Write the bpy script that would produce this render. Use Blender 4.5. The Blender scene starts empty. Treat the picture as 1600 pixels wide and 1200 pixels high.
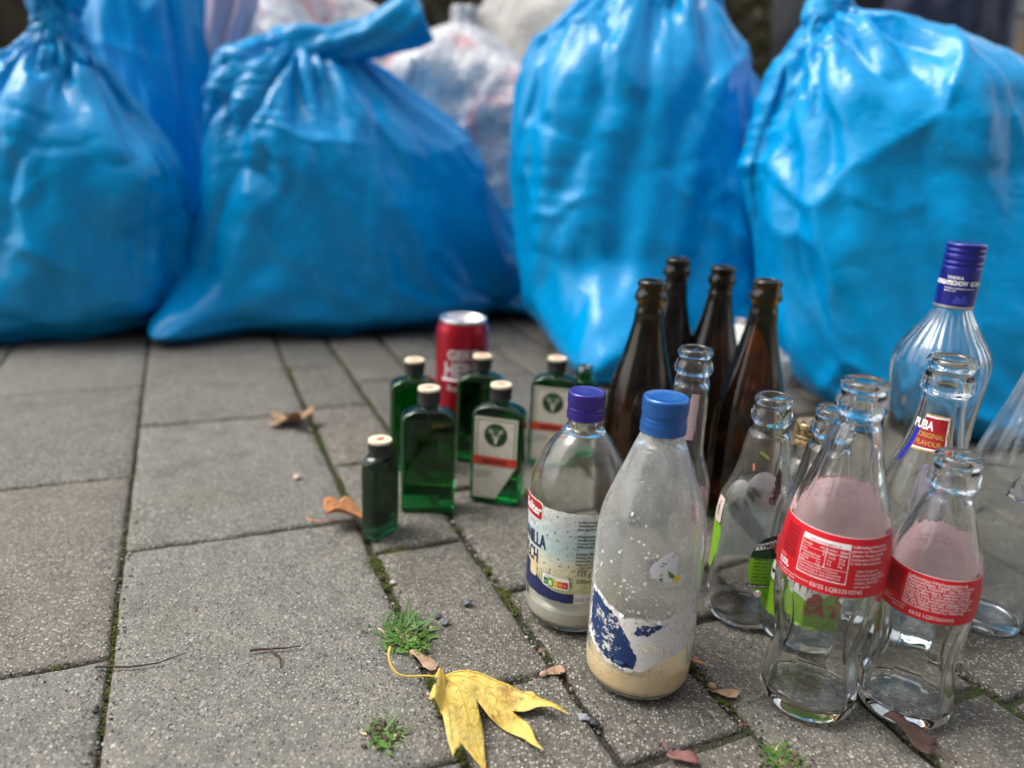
import bpy, bmesh, math, random
from mathutils import Vector, Matrix, noise
PI = math.pi
R = math.radians
SC = bpy.context.scene
COL = SC.collection

# ------------------------------------------------------------------ camera, sky, sun, exposure
H = 0.37
TH, RO = R(17.4), math.atan2(189, 3838)
_s, _c, _sr, _cr = math.sin(TH), math.cos(TH), math.sin(RO), math.cos(RO)
_R0, _U0, _F = Vector((1, 0, 0)), Vector((0, _s, _c)), Vector((0, _c, -_s))
_right = _cr * _R0 + _sr * _U0
_up = -_sr * _R0 + _cr * _U0
cam = bpy.data.cameras.new('camera')
camo = bpy.data.objects.new('camera', cam)
COL.objects.link(camo)
m = Matrix((_right, _up, -_F)).transposed().to_4x4()
m.translation = Vector((0, 0, H))
camo.matrix_world = m
cam.sensor_width = 36
cam.lens = 1202 / 1600 * 36
cam.clip_start, cam.clip_end = 0.02, 400
cam.dof.use_dof = True
cam.dof.focus_distance = 0.56
cam.dof.aperture_fstop = 3.0
SC.camera = camo

SUN_EL, SUN_AZ = R(56), R(-85)      # azimuth measured from +Y towards +X
w = bpy.data.worlds.new('World')
SC.world = w
w.use_nodes = True
nt = w.node_tree
sky = nt.nodes.new('ShaderNodeTexSky')
sky.sky_type = 'NISHITA'
sky.sun_disc = False
sky.sun_elevation = SUN_EL
sky.sun_rotation = SUN_AZ
sky.dust_density = 4.0
sky.ozone_density = 1.0
hs = nt.nodes.new('ShaderNodeHueSaturation')   # cloud cover: greyer sky
hs.inputs['Saturation'].default_value = 0.35
nt.links.new(sky.outputs[0], hs.inputs['Color'])
nt.links.new(hs.outputs[0], nt.nodes['Background'].inputs[0])
nt.nodes['Background'].inputs[1].default_value = 0.15
sl = bpy.data.lights.new('sun', 'SUN')
sl.energy = 1.3
sl.angle = R(32)
sl.color = (1.0, 0.96, 0.9)
so = bpy.data.objects.new('sun', sl)
COL.objects.link(so)
_d = Vector((math.sin(SUN_AZ) * math.cos(SUN_EL), math.cos(SUN_AZ) * math.cos(SUN_EL), math.sin(SUN_EL)))
so.rotation_euler = _d.to_track_quat('Z', 'Y').to_euler()
SC.view_settings.view_transform = 'Standard'
SC.view_settings.look = 'None'
SC.view_settings.exposure = 1.1
SC.view_settings.gamma = 1
SC.render.engine = 'CYCLES'
cy = SC.cycles
cy.use_denoising = True
cy.max_bounces = 20
cy.transmission_bounces = 16
cy.glossy_bounces = 6
cy.diffuse_bounces = 4
cy.transparent_max_bounces = 16
cy.caustics_refractive = True
cy.caustics_reflective = True
cy.sample_clamp_indirect = 12
cy.blur_glossy = 0.5


# ------------------------------------------------------------------ helpers
def link(o, parent=None):
    COL.objects.link(o)
    if parent is not None:
        o.parent = parent
    return o


def mesh_obj(name, me, mats=None, parent=None, smooth=False):
    o = bpy.data.objects.new(name, me)
    me.name = name
    for mt in (mats if isinstance(mats, (list, tuple)) else [mats]):
        if mt is not None:
            me.materials.append(mt)
    if smooth:
        for p in me.polygons:
            p.use_smooth = True
    return link(o, parent)


def bm_obj(name, bm, mats=None, parent=None, smooth=False):
    me = bpy.data.meshes.new(name)
    bm.to_mesh(me)
    bm.free()
    return mesh_obj(name, me, mats, parent, smooth)


def tag(o, label, cat, group=None, kind=None):
    if label:
        o['label'] = label
    if cat:
        o['category'] = cat
    if group:
        o['group'] = group
    if kind:
        o['kind'] = kind
    return o


def thing(name, label, cat, loc, rz=0, group=None):
    o = bpy.data.objects.new(name, None)
    o.empty_display_size = 0.02
    link(o)
    o.location = loc
    o.rotation_euler = (0, 0, rz)
    return tag(o, label, cat, group)


class NT:
    """small node-tree builder"""
    def __init__(s, name):
        s.m = bpy.data.materials.new(name)
        s.m.use_nodes = True
        s.t = s.m.node_tree
        s.b = s.t.nodes['Principled BSDF']
        s.out = s.t.nodes['Material Output']
        s.coord = None

    def n(s, typ, **kw):
        nd = s.t.nodes.new(typ)
        for k, v in kw.items():
            setattr(nd, k, v)
        return nd

    def co(s, kind='Object', scale=1.0):
        tc = s.n('ShaderNodeTexCoord')
        mp = s.n('ShaderNodeMapping')
        sc = scale if isinstance(scale, (tuple, list)) else (scale,) * 3
        mp.inputs['Scale'].default_value = sc
        s.l(tc.outputs[kind], mp.inputs[0])
        return mp.outputs[0]

    def l(s, a, b):
        s.t.links.new(a, b)

    def noise(s, co, scale, detail=4, rough=.5, dist=0):
        n = s.n('ShaderNodeTexNoise')
        n.inputs['Scale'].default_value = scale
        n.inputs['Detail'].default_value = detail
        n.inputs['Roughness'].default_value = rough
        n.inputs['Distortion'].default_value = dist
        s.l(co, n.inputs['Vector'])
        return n.outputs[0]

    def voro(s, co, scale, feature='F1'):
        n = s.n('ShaderNodeTexVoronoi', feature=feature)
        n.inputs['Scale'].default_value = scale
        s.l(co, n.inputs['Vector'])
        return n

    def ramp(s, fac, stops, interp='LINEAR'):
        r = s.n('ShaderNodeValToRGB')
        r.color_ramp.interpolation = interp
        e = r.color_ramp.elements
        while len(e) < len(stops):
            e.new(.5)
        for el, (p, c) in zip(e, stops):
            el.position = p
            el.color = (c, c, c, 1) if isinstance(c, (int, float)) else (*c, 1)
        s.l(fac, r.inputs[0])
        return r.outputs[0]

    def mix(s, f, a, b, mode='MIX'):
        n = s.n('ShaderNodeMix', data_type='RGBA', blend_type=mode)
        for v, i in ((f, 0), (a, 6), (b, 7)):
            if hasattr(v, 'links'):
                s.l(v, n.inputs[i])
            elif i == 0:
                n.inputs[0].default_value = v
            else:
                n.inputs[i].default_value = (*v, 1) if len(v) == 3 else v
        return n.outputs[2]

    def math(s, op, a, b=0.0):
        n = s.n('ShaderNodeMath', operation=op)
        for v, i in ((a, 0), (b, 1)):
            if hasattr(v, 'links'):
                s.l(v, n.inputs[i])
            else:
                n.inputs[i].default_value = v
        return n.outputs[0]

    def bump(s, h, dist, strength=1.0, prev=None):
        n = s.n('ShaderNodeBump')
        n.inputs['Strength'].default_value = strength
        n.inputs['Distance'].default_value = dist
        s.l(h, n.inputs['Height'])
        if prev is not None:
            s.l(prev, n.inputs['Normal'])
        return n.outputs[0]

    def set(s, **kw):
        names = dict(base='Base Color', rough='Roughness', metal='Metallic', ior='IOR', trans='Transmission Weight',
                     spec='Specular IOR Level', coat='Coat Weight', normal='Normal', alpha='Alpha', sss='Subsurface Weight',
                     sheen='Sheen Weight')
        for k, v in kw.items():
            i = s.b.inputs[names[k]]
            if hasattr(v, 'links'):
                s.l(v, i)
            elif isinstance(v, tuple):
                i.default_value = (*v, 1)
            else:
                i.default_value = v
        return s.m


def simple(name, col, rough=.6, metal=0., **kw):
    return NT(name).set(base=col, rough=rough, metal=metal, **kw)


def varied(name, col, rough=.6, amount=.25, scale=60, bump=0.0, **kw):
    t = NT(name)
    n = t.noise(t.co(), scale, 6, .6)
    lo = tuple(c * (1 - amount) for c in col)
    hi = tuple(min(1, c * (1 + amount)) for c in col)
    t.set(base=t.ramp(n, [(.3, lo), (.7, hi)]), rough=rough, **kw)
    if bump:
        t.set(normal=t.bump(n, bump))
    return t.m


# ------------------------------------------------------------------ materials of the setting
def paver_material():
    t = NT('concrete_paver')
    co = t.co('Object')
    att = t.n('ShaderNodeVertexColor', layer_name='tone')
    big = t.noise(co, 7, 6, .6, .3)
    mid = t.noise(co, 45, 5, .65)
    fine = t.noise(co, 900, 2, .6)
    v = t.voro(co, 430)
    vs = t.voro(co, 210)
    cellr = t.n('ShaderNodeSeparateColor')
    t.l(v.outputs['Color'], cellr.inputs[0])
    cell2 = t.n('ShaderNodeSeparateColor')
    t.l(vs.outputs['Color'], cell2.inputs[0])
    base = t.ramp(big, [(.25, (.115, .108, .092)), (.5, (.17, .16, .138)), (.78, (.245, .232, .20))])
    base = t.mix(.55, base, t.ramp(mid, [(.3, (.08, .075, .065)), (.7, (.235, .225, .205))]))
    base = t.mix(1, base, att.outputs[0], 'MULTIPLY')
    base = t.mix(1, base, (1.10, 1.08, 1.03), 'MULTIPLY')
    # aggregate: individual light and dark grains
    light = t.ramp(cellr.outputs[0], [(.48, 0), (.68, 1)])
    near = t.ramp(v.outputs['Distance'], [(.34, 1), (.46, 0)])
    grain = t.math('MULTIPLY', light, near)
    dark = t.math('MULTIPLY', t.ramp(cellr.outputs[1], [(.62, 0), (.8, 1)]), t.ramp(v.outputs['Distance'], [(.3, 1), (.55, 0)]))
    c = t.mix(t.math('MULTIPLY', dark, .7), base, (.035, .033, .03))
    c = t.mix(t.math('MULTIPLY', grain, .85), c, t.mix(cellr.outputs[2], (.60, .57, .47), (.30, .29, .265)))
    l2 = t.math('MULTIPLY', t.ramp(cell2.outputs[0], [(.965, 0), (.985, 1)]), t.ramp(vs.outputs['Distance'], [(.25, 1), (.36, 0)]))
    c = t.mix(t.math('MULTIPLY', l2, .85), c, (.52, .49, .43))
    st = t.noise(co, 16, 6, .7, 1.0)
    c = t.mix(t.ramp(st, [(.52, 0), (.72, .55)]), c, (.055, .05, .04))
    c = t.mix(t.ramp(t.noise(co, 5, 5, .65), [(.55, 0), (.75, .35)]), c, (.10, .105, .06))
    c = t.mix(t.ramp(fine, [(.32, .75), (.6, 0)]), c, (.03, .03, .027))
    c = t.mix(t.ramp(t.noise(co, 230, 3, .7), [(.55, 0), (.75, .5)]), c, (.36, .34, .30))
    hgt = t.math('ADD', t.math('MULTIPLY', t.ramp(v.outputs['Distance'], [(.1, 1), (.6, 0)]), cellr.outputs[1]), t.math('MULTIPLY', mid, .8))
    t.set(base=c, rough=t.ramp(mid, [(.3, .62), (.7, .9)]), normal=t.bump(hgt, .0011, .9), spec=.35)
    return t.m


def soil_material():
    t = NT('joint_soil')
    co = t.co('Object')
    n = t.noise(co, 160, 6, .7)
    n2 = t.noise(co, 9, 3)
    v = t.voro(co, 500)
    c = t.ramp(n, [(.3, (.012, .011, .008)), (.6, (.06, .05, .035)), (.8, (.14, .12, .10))])
    c = t.mix(t.ramp(n2, [(.45, 0), (.6, .7)]), c, (.05, .075, .012))
    t.set(base=c, rough=.95, normal=t.bump(t.math('ADD', n, v.outputs['Distance']), .003))
    return t.m


M = {}
M['paver'] = paver_material()
M['soil'] = soil_material()


def moss_material():
    t = NT('moss')
    n = t.noise(t.co(), 300, 4)
    n2 = t.noise(t.co(), 22, 2)
    c = t.ramp(n, [(.3, (.03, .04, .006)), (.6, (.09, .11, .016)), (.8, (.17, .18, .03))])
    c = t.mix(t.ramp(n2, [(.5, 0), (.7, .6)]), c, (.10, .075, .02))
    return t.set(base=c, rough=.9)


M['moss'] = moss_material()

# ------------------------------------------------------------------ ground and pavement
U = Vector((0.397, -0.918))      # running direction of the long joints (towards the camera)
N = Vector((0.918, 0.397))       # across the joints
# column edges along N, with the row joints of each column along U
COLS = []
COLS.append((-0.072, 0.139, .333, -0.703, .003))    # column left to right: n0, n1, slab length, one row joint, gap
COLS.append((-0.283, -0.072, .333, -0.544, .003))
for k in range(2, 12):
    COLS.append((-0.072 - .211 * k, -0.072 - .211 * (k - 1), .333, -0.544 + .17 * k, .003))
xs = [.139, .232, .330, .428, .526, .624, .722, .82, .918, 1.016, 1.114, 1.212, 1.31, 1.41, 1.51, 1.61, 1.71, 1.81, 1.91, 2.01]
off = [-.632, -.742, -.652, -.72, -.70, -.66, -.74]
for k in range(len(xs) - 1):
    COLS.append((xs[k], xs[k + 1], .208, off[k % 7], .0075 if k < 9 else .006))


def pavement():
    rng = random.Random(4)
    bm = bmesh.new()
    lay = bm.loops.layers.color.new('tone')
    for ci, (n0, n1, ln, j0, gap) in enumerate(COLS):
        k0 = int((-3.6 - j0) / ln)
        k1 = int((0.35 - j0) / ln) + 1
        for k in range(k0, k1):
            u0, u1 = j0 + k * ln, j0 + (k + 1) * ln
            cm = U * ((u0 + u1) / 2) + N * ((n0 + n1) / 2)
            if abs(cm.x) > 2.6 or cm.y < -.25 or cm.y > 4.2:
                continue
            near = abs(cm.x) < .75 and .2 < cm.y < 1.4
            step = .012 if near else .05
            g = gap / 2
            a0, a1, b0, b1 = u0 + g * rng.uniform(.7, 1.3), u1 - g, n0 + g * rng.uniform(.7, 1.3), n1 - g
            nu, nv = max(2, int((a1 - a0) / step)), max(2, int((b1 - b0) / step))
            tone = rng.uniform(.93, 1.07) * (.86 if ci >= 12 else 1.0)
            warm = rng.uniform(.0, .03)
            tc = (tone * (1 + warm), tone, tone * (1 - warm), 1)
            tz = rng.uniform(-.0012, .0008)
            tu, tn = rng.uniform(-.004, .004), rng.uniform(-.006, .006)
            # grid with rounded border: extra ring rows at the arris
            us = [a0, a0 + .0012, a0 + .004] + [a0 + .004 + (a1 - a0 - .008) * i / nu for i in range(1, nu)] + [a1 - .004, a1 - .0012, a1]
            vs = [b0, b0 + .0012, b0 + .004] + [b0 + .004 + (b1 - b0 - .008) * i / nv for i in range(1, nv)] + [b1 - .004, b1 - .0012, b1]
            grid = []
            for iu, uu in enumerate(us):
                row = []
                for iv, vv in enumerate(vs):
                    e = min(iu, len(us) - 1 - iu, iv, len(vs) - 1 - iv)
                    z = {0: -.0042, 1: -.0014, 2: -.0002}.get(e, 0)
                    p = U * uu + N * vv
                    q = Vector((p.x, p.y, 0))
                    if e < 3:
                        j = noise.noise_vector(q * 60) * .0013 + noise.noise_vector(q * 14) * .0012
                        p = p + Vector((j.x, j.y))
                        z += min(0, noise.noise(q * 45)) * .003
                    z += noise.noise(q * 12) * .0006
                    z += tz + tu * (uu - (a0 + a1) / 2) + tn * (vv - (b0 + b1) / 2)
                    row.append(bm.verts.new((p.x, p.y, z)))
                grid.append(row)
            fs = []
            for i in range(len(us) - 1):
                for j in range(len(vs) - 1):
                    fs.append(bm.faces.new((grid[i][j], grid[i + 1][j], grid[i + 1][j + 1], grid[i][j + 1])))
            # side skirt
            ring = [r[0] for r in grid] + grid[-1][1:] + [r[-1] for r in grid[-2::-1]] + grid[0][-2:0:-1]
            low = [bm.verts.new((v.co.x, v.co.y, -.03)) for v in ring]
            for i in range(len(ring)):
                j = (i + 1) % len(ring)
                fs.append(bm.faces.new((ring[j], ring[i], low[i], low[j])))
            for f in fs:
                f.smooth = True
                for lp in f.loops:
                    lp[lay] = tc
    bmesh.ops.recalc_face_normals(bm, faces=bm.faces)
    o = bm_obj('pavement', bm, M['paver'])
    tag(o, None, None, kind='structure')


pavement()

bm = bmesh.new()
bmesh.ops.create_grid(bm, x_segments=260, y_segments=260, size=1.6)
for v in bm.verts:
    v.co.y += 1.2
    v.co.z = -.0065 + noise.noise(v.co * 70) * .0022
o = bm_obj('joint_sand', bm, M['soil'], smooth=True)
tag(o, None, None, kind='structure')
bm = bmesh.new()
for v in ((-80, -40), (80, -40), (80, 160), (-80, 160)):
    bm.verts.new((*v, -.014))
bm.faces.new(bm.verts)
o = bm_obj('ground', bm, varied('bare_ground', (.12, .115, .1), .95, .3, 3))
tag(o, None, None, kind='structure')


def UN(u, n):
    p = U * u + N * n
    return Vector((p.x, p.y, 0))


def moss():
    rng = random.Random(8)
    bm = bmesh.new()

    def clump(p, r, k):
        for _ in range(k):
            a, d = rng.random() * 6.28, r * math.sqrt(rng.random())
            x, y = p.x + math.cos(a) * d, p.y + math.sin(a) * d
            hgt = (1 - (d / r) ** 2) * r * .45 + rng.uniform(0, .001)
            z = -.004 + hgt
            s = rng.uniform(.0007, .0018)
            ax = rng.random() * 6.28
            ex = Vector((math.cos(ax), math.sin(ax), rng.uniform(-.3, .9))) * s
            ey = Vector((-math.sin(ax) * .6, math.cos(ax) * .6, rng.uniform(-.3, .9))) * s * .7
            c = Vector((x, y, z))
            vs = [bm.verts.new(c - ey), bm.verts.new(c + ex * .6), bm.verts.new(c + ey), bm.verts.new(c - ex * .6)]
            bm.faces.new(vs)

    def run(n, u0, u1, dens, r, across=False, jit=.003):
        L = abs(u1 - u0)
        for _ in range(int(L * dens)):
            q = u0 + (u1 - u0) * rng.random()
            g = noise.noise(Vector((q * 26, n * 31, 1))) + .5 * noise.noise(Vector((q * 90, n * 31, 4)))
            if g < rng.uniform(-.12, .25):
                continue
            j = rng.gauss(0, jit)
            p = UN(n + j, q) if across else UN(q, n + j)
            clump(p, rng.uniform(.5, 1.2) * r, int(rng.uniform(14, 34)))
    run(-.072, -1.3, -.45, 330, .0028)
    run(-.072, -.62, -.50, 800, .0042)
    run(.139, -1.28, -.62, 1300, .0055, jit=.005)
    run(.139, -.66, -.53, 2200, .0055, jit=.005)
    run(.139, -.45, -.3, 600, .004)
    run(.232, -1.25, -.8, 700, .005)
    run(.232, -.66, -.40, 700, .005, jit=.004)
    run(.330, -.8, -.30, 220, .004)
    run(.428, -.8, -.2, 220, .004)
    run(.526, -.8, -.25, 450, .005, jit=.004)
    run(-.632, .139, .232, 1700, .005, True, .004)
    run(-.84, .139, .232, 500, .004, True)
    run(-1.048, .139, .232, 900, .004, True)
    run(-.424, .139, .232, 500, .004, True)
    run(-1.036, -.07, .139, 260, .003, True)
    run(-.703, -.07, .10, 160, .003, True)
    run(-.37, -.0, .10, 300, .003, True)
    run(-.877, -.28, -.072, 350, .003, True)
    run(-.544, -.25, -.072, 400, .003, True)
    run(-.444, .232, .33, 900, .004, True)
    run(-.23, .428, .526, 500, .004, True, .006)
    o = bm_obj('moss', bm, M['moss'])
    tag(o, 'green moss growing in the joints between the grey paving slabs', 'moss', kind='stuff')


moss()

# ------------------------------------------------------------------ blue rubbish bags
def plastic_material(name, col, rough=.22):
    t = NT(name)
    co = t.co()
    n = t.noise(co, 9, 2, .5, .6)
    n2 = t.noise(co, 70, 3, .5, 1.0)
    r = t.noise(co, 13, 2, .45, .6)
    c = t.ramp(n2, [(.35, tuple(x * .93 for x in col)), (.65, tuple(min(1, x * 1.1) for x in col))])
    rid = t.n('ShaderNodeMath', operation='ABSOLUTE')
    t.l(t.math('SUBTRACT', r, .5), rid.inputs[0])
    r3 = t.noise(t.co('Object', (1, 1, 2.2)), 24, 3, .55, 1.2)
    rid2 = t.n('ShaderNodeMath', operation='ABSOLUTE')
    t.l(t.math('SUBTRACT', r3, .5), rid2.inputs[0])
    hgt = t.math('ADD', t.math('ADD', t.math('MULTIPLY', rid.outputs[0], -1.6), n), t.math('MULTIPLY', rid2.outputs[0], -1.3))
    t.set(base=c, rough=t.ramp(n, [(.3, rough), (.7, rough + .07)]), normal=t.bump(hgt, .0035, .4), spec=.34)
    return t.m


M['blue'] = plastic_material('blue_plastic', (.0, .285, .63), .14)


def loft_bag(spec, NU, NV, seed):
    rows = spec['rows']
    ts = [0]
    for a, b in zip(rows, rows[1:]):
        ts.append(ts[-1] + math.hypot(b[0] - a[0], max(abs(b[3] - a[3]), abs(b[4] - a[4]), abs(b[1] - a[1]) * .5)))

    def at(t):
        for i in range(len(ts) - 1):
            if t <= ts[i + 1] or i == len(ts) - 2:
                f = (t - ts[i]) / max(1e-9, ts[i + 1] - ts[i])
                f = min(1, max(0, f))
                return [a + (b - a) * f for a, b in zip(rows[i], rows[i + 1])]
    tab = [at(ts[-1] * j / (NV - 1)) for j in range(NV)]
    for _ in range(3):
        tab = [tab[0]] + [[(a + 2 * b + c) / 4 for a, b, c in zip(tab[j - 1], tab[j], tab[j + 1])] for j in range(1, NV - 1)] + [tab[-1]]
    rot = spec.get('rot', 0)
    pw = spec.get('pow', 2.4)
    cr, sr = math.cos(rot), math.sin(rot)
    vs, rest = [], []
    L = ts[-1] * spec.get('ls', 1.08)
    rb = spec['circ'] / 2 / PI
    for j, (z, cx, cy, rx, ry) in enumerate(tab):
        for i in range(NU):
            a = 2 * PI * i / NU
            ca, sa = math.cos(a), math.sin(a)
            k = (abs(ca) ** pw + abs(sa) ** pw) ** (-1 / pw)
            x, y = rx * k * ca, ry * k * sa
            n = noise.noise(Vector((ca * 2.2 + seed, sa * 2.2, z * 9))) * spec.get('lump', .022) * min(1, rx / .1)
            n += noise.noise(Vector((ca * 7 + seed, sa * 7, z * 26))) * .006 * min(1, rx / .1)
            x, y = x + n * ca, y + n * sa
            z2 = z + spec.get('tilt', 0) * x * (1 if z > .1 else 0)
            vs.append((cx + x * cr - y * sr, cy + x * sr + y * cr, max(.002, z2)))
            jj = j / (NV - 1)
            rr = rb * min(1, .2 + jj * 6)
            rest.append((rr * ca, rr * sa, L * jj))
    fs = [(j * NU + i, j * NU + (i + 1) % NU, (j + 1) * NU + (i + 1) % NU, (j + 1) * NU + i) for j in range(NV - 1) for i in range(NU)]
    fs.append(tuple(range(NU))[::-1])
    return vs, rest, fs


def cloth_bag(spec, NU, NV, seed):
    vs, rest, fs = loft_bag(spec, NU, NV, seed)
    me = bpy.data.meshes.new('sim')
    me.from_pydata(vs, [], fs)
    o = link(bpy.data.objects.new('sim', me))
    o.shape_key_add(name='Basis')
    kr = o.shape_key_add(name='rest')
    for i, co in enumerate(rest):
        kr.data[i].co = co
    kr.value = 0
    vg = o.vertex_groups.new(name='pin')
    pr = spec.get('pinrows', 4)
    vg.add([j * NU + i for j in range(NV - pr, NV) for i in range(NU)], 1.0, 'REPLACE')
    vg.add([j * NU + i for j in range(0, spec.get('pinbot', 5)) for i in range(NU)], 1.0, 'REPLACE')
    md = o.modifiers.new('c', 'CLOTH')
    st = md.settings
    st.quality = 5
    st.mass = .15
    st.vertex_group_mass = 'pin'
    st.rest_shape_key = kr
    st.tension_stiffness = 20
    st.compression_stiffness = 20
    st.shear_stiffness = 6
    st.bending_stiffness = .03
    st.tension_damping = st.compression_damping = 10
    st.shear_damping = 6
    st.bending_damping = .5
    st.air_damping = 3
    st.use_pressure = True
    st.uniform_pressure_force = spec.get('press', 1.0)
    md.collision_settings.use_collision = True
    md.collision_settings.distance_min = .003
    md.collision_settings.collision_quality = 2
    # what the bag is filled with: a slightly smaller body the film drapes over
    sp2 = dict(spec)
    k = spec.get('fill', .9)
    sp2['rows'] = [(z * .985, cx, cy, rx * k, ry * k) for z, cx, cy, rx, ry in spec['rows'] if z < spec.get('filltop', .5)]
    v2, _, f2 = loft_bag(sp2, 40, 26, seed)
    m2 = bpy.data.meshes.new('fill')
    m2.from_pydata(v2, [], f2)
    o2 = link(bpy.data.objects.new('fill', m2))
    o2.modifiers.new('k', 'COLLISION')
    o2.collision.thickness_outer = .003
    o2.collision.cloth_friction = 10
    return o, o2


BAGS = dict(
    a=dict(knot=(-.80, 1.40, .50), rows=[(.0, -.87, 1.420, .12, .10), (.012, -.87, 1.420, .21, .165), (.09, -.87, 1.420, .255, .19), (.25, -.86, 1.420, .255, .19), (.34, -.85, 1.420, .225, .18),
                 (.41, -.83, 1.410, .15, .12), (.46, -.81, 1.400, .07, .065), (.50, -.80, 1.400, .033, .03), (.55, -.79, 1.400, .026, .024), (.61, -.79, 1.400, .05, .03)], circ=1.80, filltop=.47, ls=1.16, pinrows=6, fill=.86,
           pulls=[((-1.0, 1.27, .02), .2, (-.03, -.10, 0)), ((-.66, 1.35, .3), .14, (.03, -.02, 0))]),
    b=dict(knot=(-.42, 1.55, .53), rows=[(.0, -.34, 1.610, .26, .13), (.012, -.36, 1.610, .38, .20), (.06, -.35, 1.610, .375, .21), (.14, -.33, 1.615, .35, .21), (.26, -.325, 1.610, .315, .19), (.36, -.35, 1.600, .265, .17),
                 (.44, -.40, 1.590, .19, .13), (.49, -.43, 1.570, .14, .09), (.515, -.43, 1.560, .09, .05), (.535, -.41, 1.550, .04, .03)], circ=2.15, rot=.50, filltop=.50, ls=1.14, fill=.88,
           pulls=[((-.60, 1.36, .02), .12, (-.03, -.12, -.015)), ((.02, 1.67, .42), .26, (.02, .0, .035)), ((-.60, 1.45, .5), .12, (.0, -.0, .015)), ((.0, 1.70, .1), .2, (.05, .03, .0))]),
    c=dict(knot=(.215, 1.47, .69), rows=[(.0, .25, 1.42, .12, .10), (.012, .25, 1.41, .19, .16), (.08, .245, 1.42, .215, .18), (.2, .225, 1.44, .235, .185), (.36, .20, 1.46, .25, .185), (.5, .20, 1.47, .225, .165),
                 (.59, .21, 1.47, .14, .11), (.66, .215, 1.47, .05, .045), (.70, .215, 1.47, .03, .03), (.76, .215, 1.47, .05, .04)], circ=1.82, filltop=.60, ls=1.16, fill=.86,
           pulls=[((.15, 1.28, .02), .18, (-.01, -.11, 0))]),
    d=dict(knot=(.43, 1.22, .57), rows=[(.0, .72, 1.18, .16, .12), (.012, .72, 1.17, .25, .19), (.08, .70, 1.18, .285, .22), (.2, .64, 1.20, .262, .215), (.33, .575, 1.21, .222, .205), (.42, .562, 1.22, .205, .195), (.475, .555, 1.22, .19, .18), (.50, .55, 1.22, .165, .15),
                 (.525, .52, 1.22, .12, .11), (.548, .46, 1.22, .055, .055), (.565, .43, 1.22, .022, .022), (.576, .43, 1.22, .03, .028), (.588, .43, 1.22, .012, .012)], circ=1.95, filltop=.54, ls=1.16, pinrows=7, fill=.86,
           pulls=[((.85, 1.05, .02), .2, (.03, -.06, 0))]),
)


def pull(me, pulls):
    for c, rad, d in pulls:
        c, d = Vector(c), Vector(d)
        for v in me.vertices:
            q = 1 - (v.co - c).length / rad
            if q > 0:
                w_ = q * q * (3 - 2 * q)
                v.co += d * w_
                v.co.z = max(v.co.z, .0015)


def run_cloth():
    fl = bpy.data.meshes.new('f')
    fl.from_pydata([(-3, -1, 0), (3, -1, 0), (3, 4, 0), (-3, 4, 0)], [], [(0, 1, 2, 3)])
    flo = link(bpy.data.objects.new('f', fl))
    flo.modifiers.new('k', 'COLLISION')
    sims = {}
    for i, (k, sp) in enumerate(BAGS.items()):
        sims[k] = cloth_bag(sp, 104, 78, i * 7.3 + 1)
    hidden = [o for o in bpy.data.objects if o.name in ('pavement', 'moss', 'joint_sand')]
    for f in range(1, 23):
        SC.frame_set(f)
    for o, o2 in sims.values():
        o.modifiers.new('s', 'SUBSURF').levels = 1
        sm_ = o.modifiers.new('r', 'SMOOTH')
        sm_.factor = .6
        sm_.iterations = 7
    dg = bpy.context.evaluated_depsgraph_get()
    out = {}
    for k, (o, o2) in sims.items():
        out[k] = bpy.data.meshes.new_from_object(o.evaluated_get(dg))
        folds(out[k], 0, 0, ord(k) * 3.7, BAGS[k]['knot'])
        pull(out[k], BAGS[k].get('pulls', []))
    for k, (o, o2) in sims.items():
        for q in (o, o2):
            me = q.data
            bpy.data.objects.remove(q, do_unlink=True)
            bpy.data.meshes.remove(me)
    bpy.data.objects.remove(flo, do_unlink=True)
    SC.frame_set(1)
    for me in out.values():
        me.materials.clear()
    return out


def tube(bm, pts, rad, seg=10, mi=0, caps=True):
    """swept tube through pts (Vectors) with radii rad"""
    rings = []
    n = len(pts)
    prev = None
    for i, p in enumerate(pts):
        d = (pts[min(n - 1, i + 1)] - pts[max(0, i - 1)]).normalized()
        if prev is None:
            a = d.orthogonal().normalized()
        else:
            a = (prev - d * prev.dot(d)).normalized()
        prev = a
        b = d.cross(a)
        r = rad[i] if isinstance(rad, (list, tuple)) else rad
        rings.append([bm.verts.new(p + (a * math.cos(2 * PI * k / seg) + b * math.sin(2 * PI * k / seg)) * r) for k in range(seg)])
    fs = []
    for i in range(n - 1):
        for k in range(seg):
            fs.append(bm.faces.new((rings[i][k], rings[i][(k + 1) % seg], rings[i + 1][(k + 1) % seg], rings[i + 1][k])))
    if caps:
        fs.append(bm.faces.new(rings[0][::-1]))
        fs.append(bm.faces.new(rings[-1]))
    for f in fs:
        f.material_index = mi
        f.smooth = True
    return rings


def crumple(bm, verts, amp, sc, seed):
    for v in verts:
        q = v.co * sc + Vector((seed, 0, 0))
        n = noise.noise_vector(q)
        rdg = 1 - 2 * abs(noise.noise(q * .7 + Vector((5, 5, 5))))
        v.co += Vector(n) * amp + v.normal * rdg * amp * .8


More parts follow.
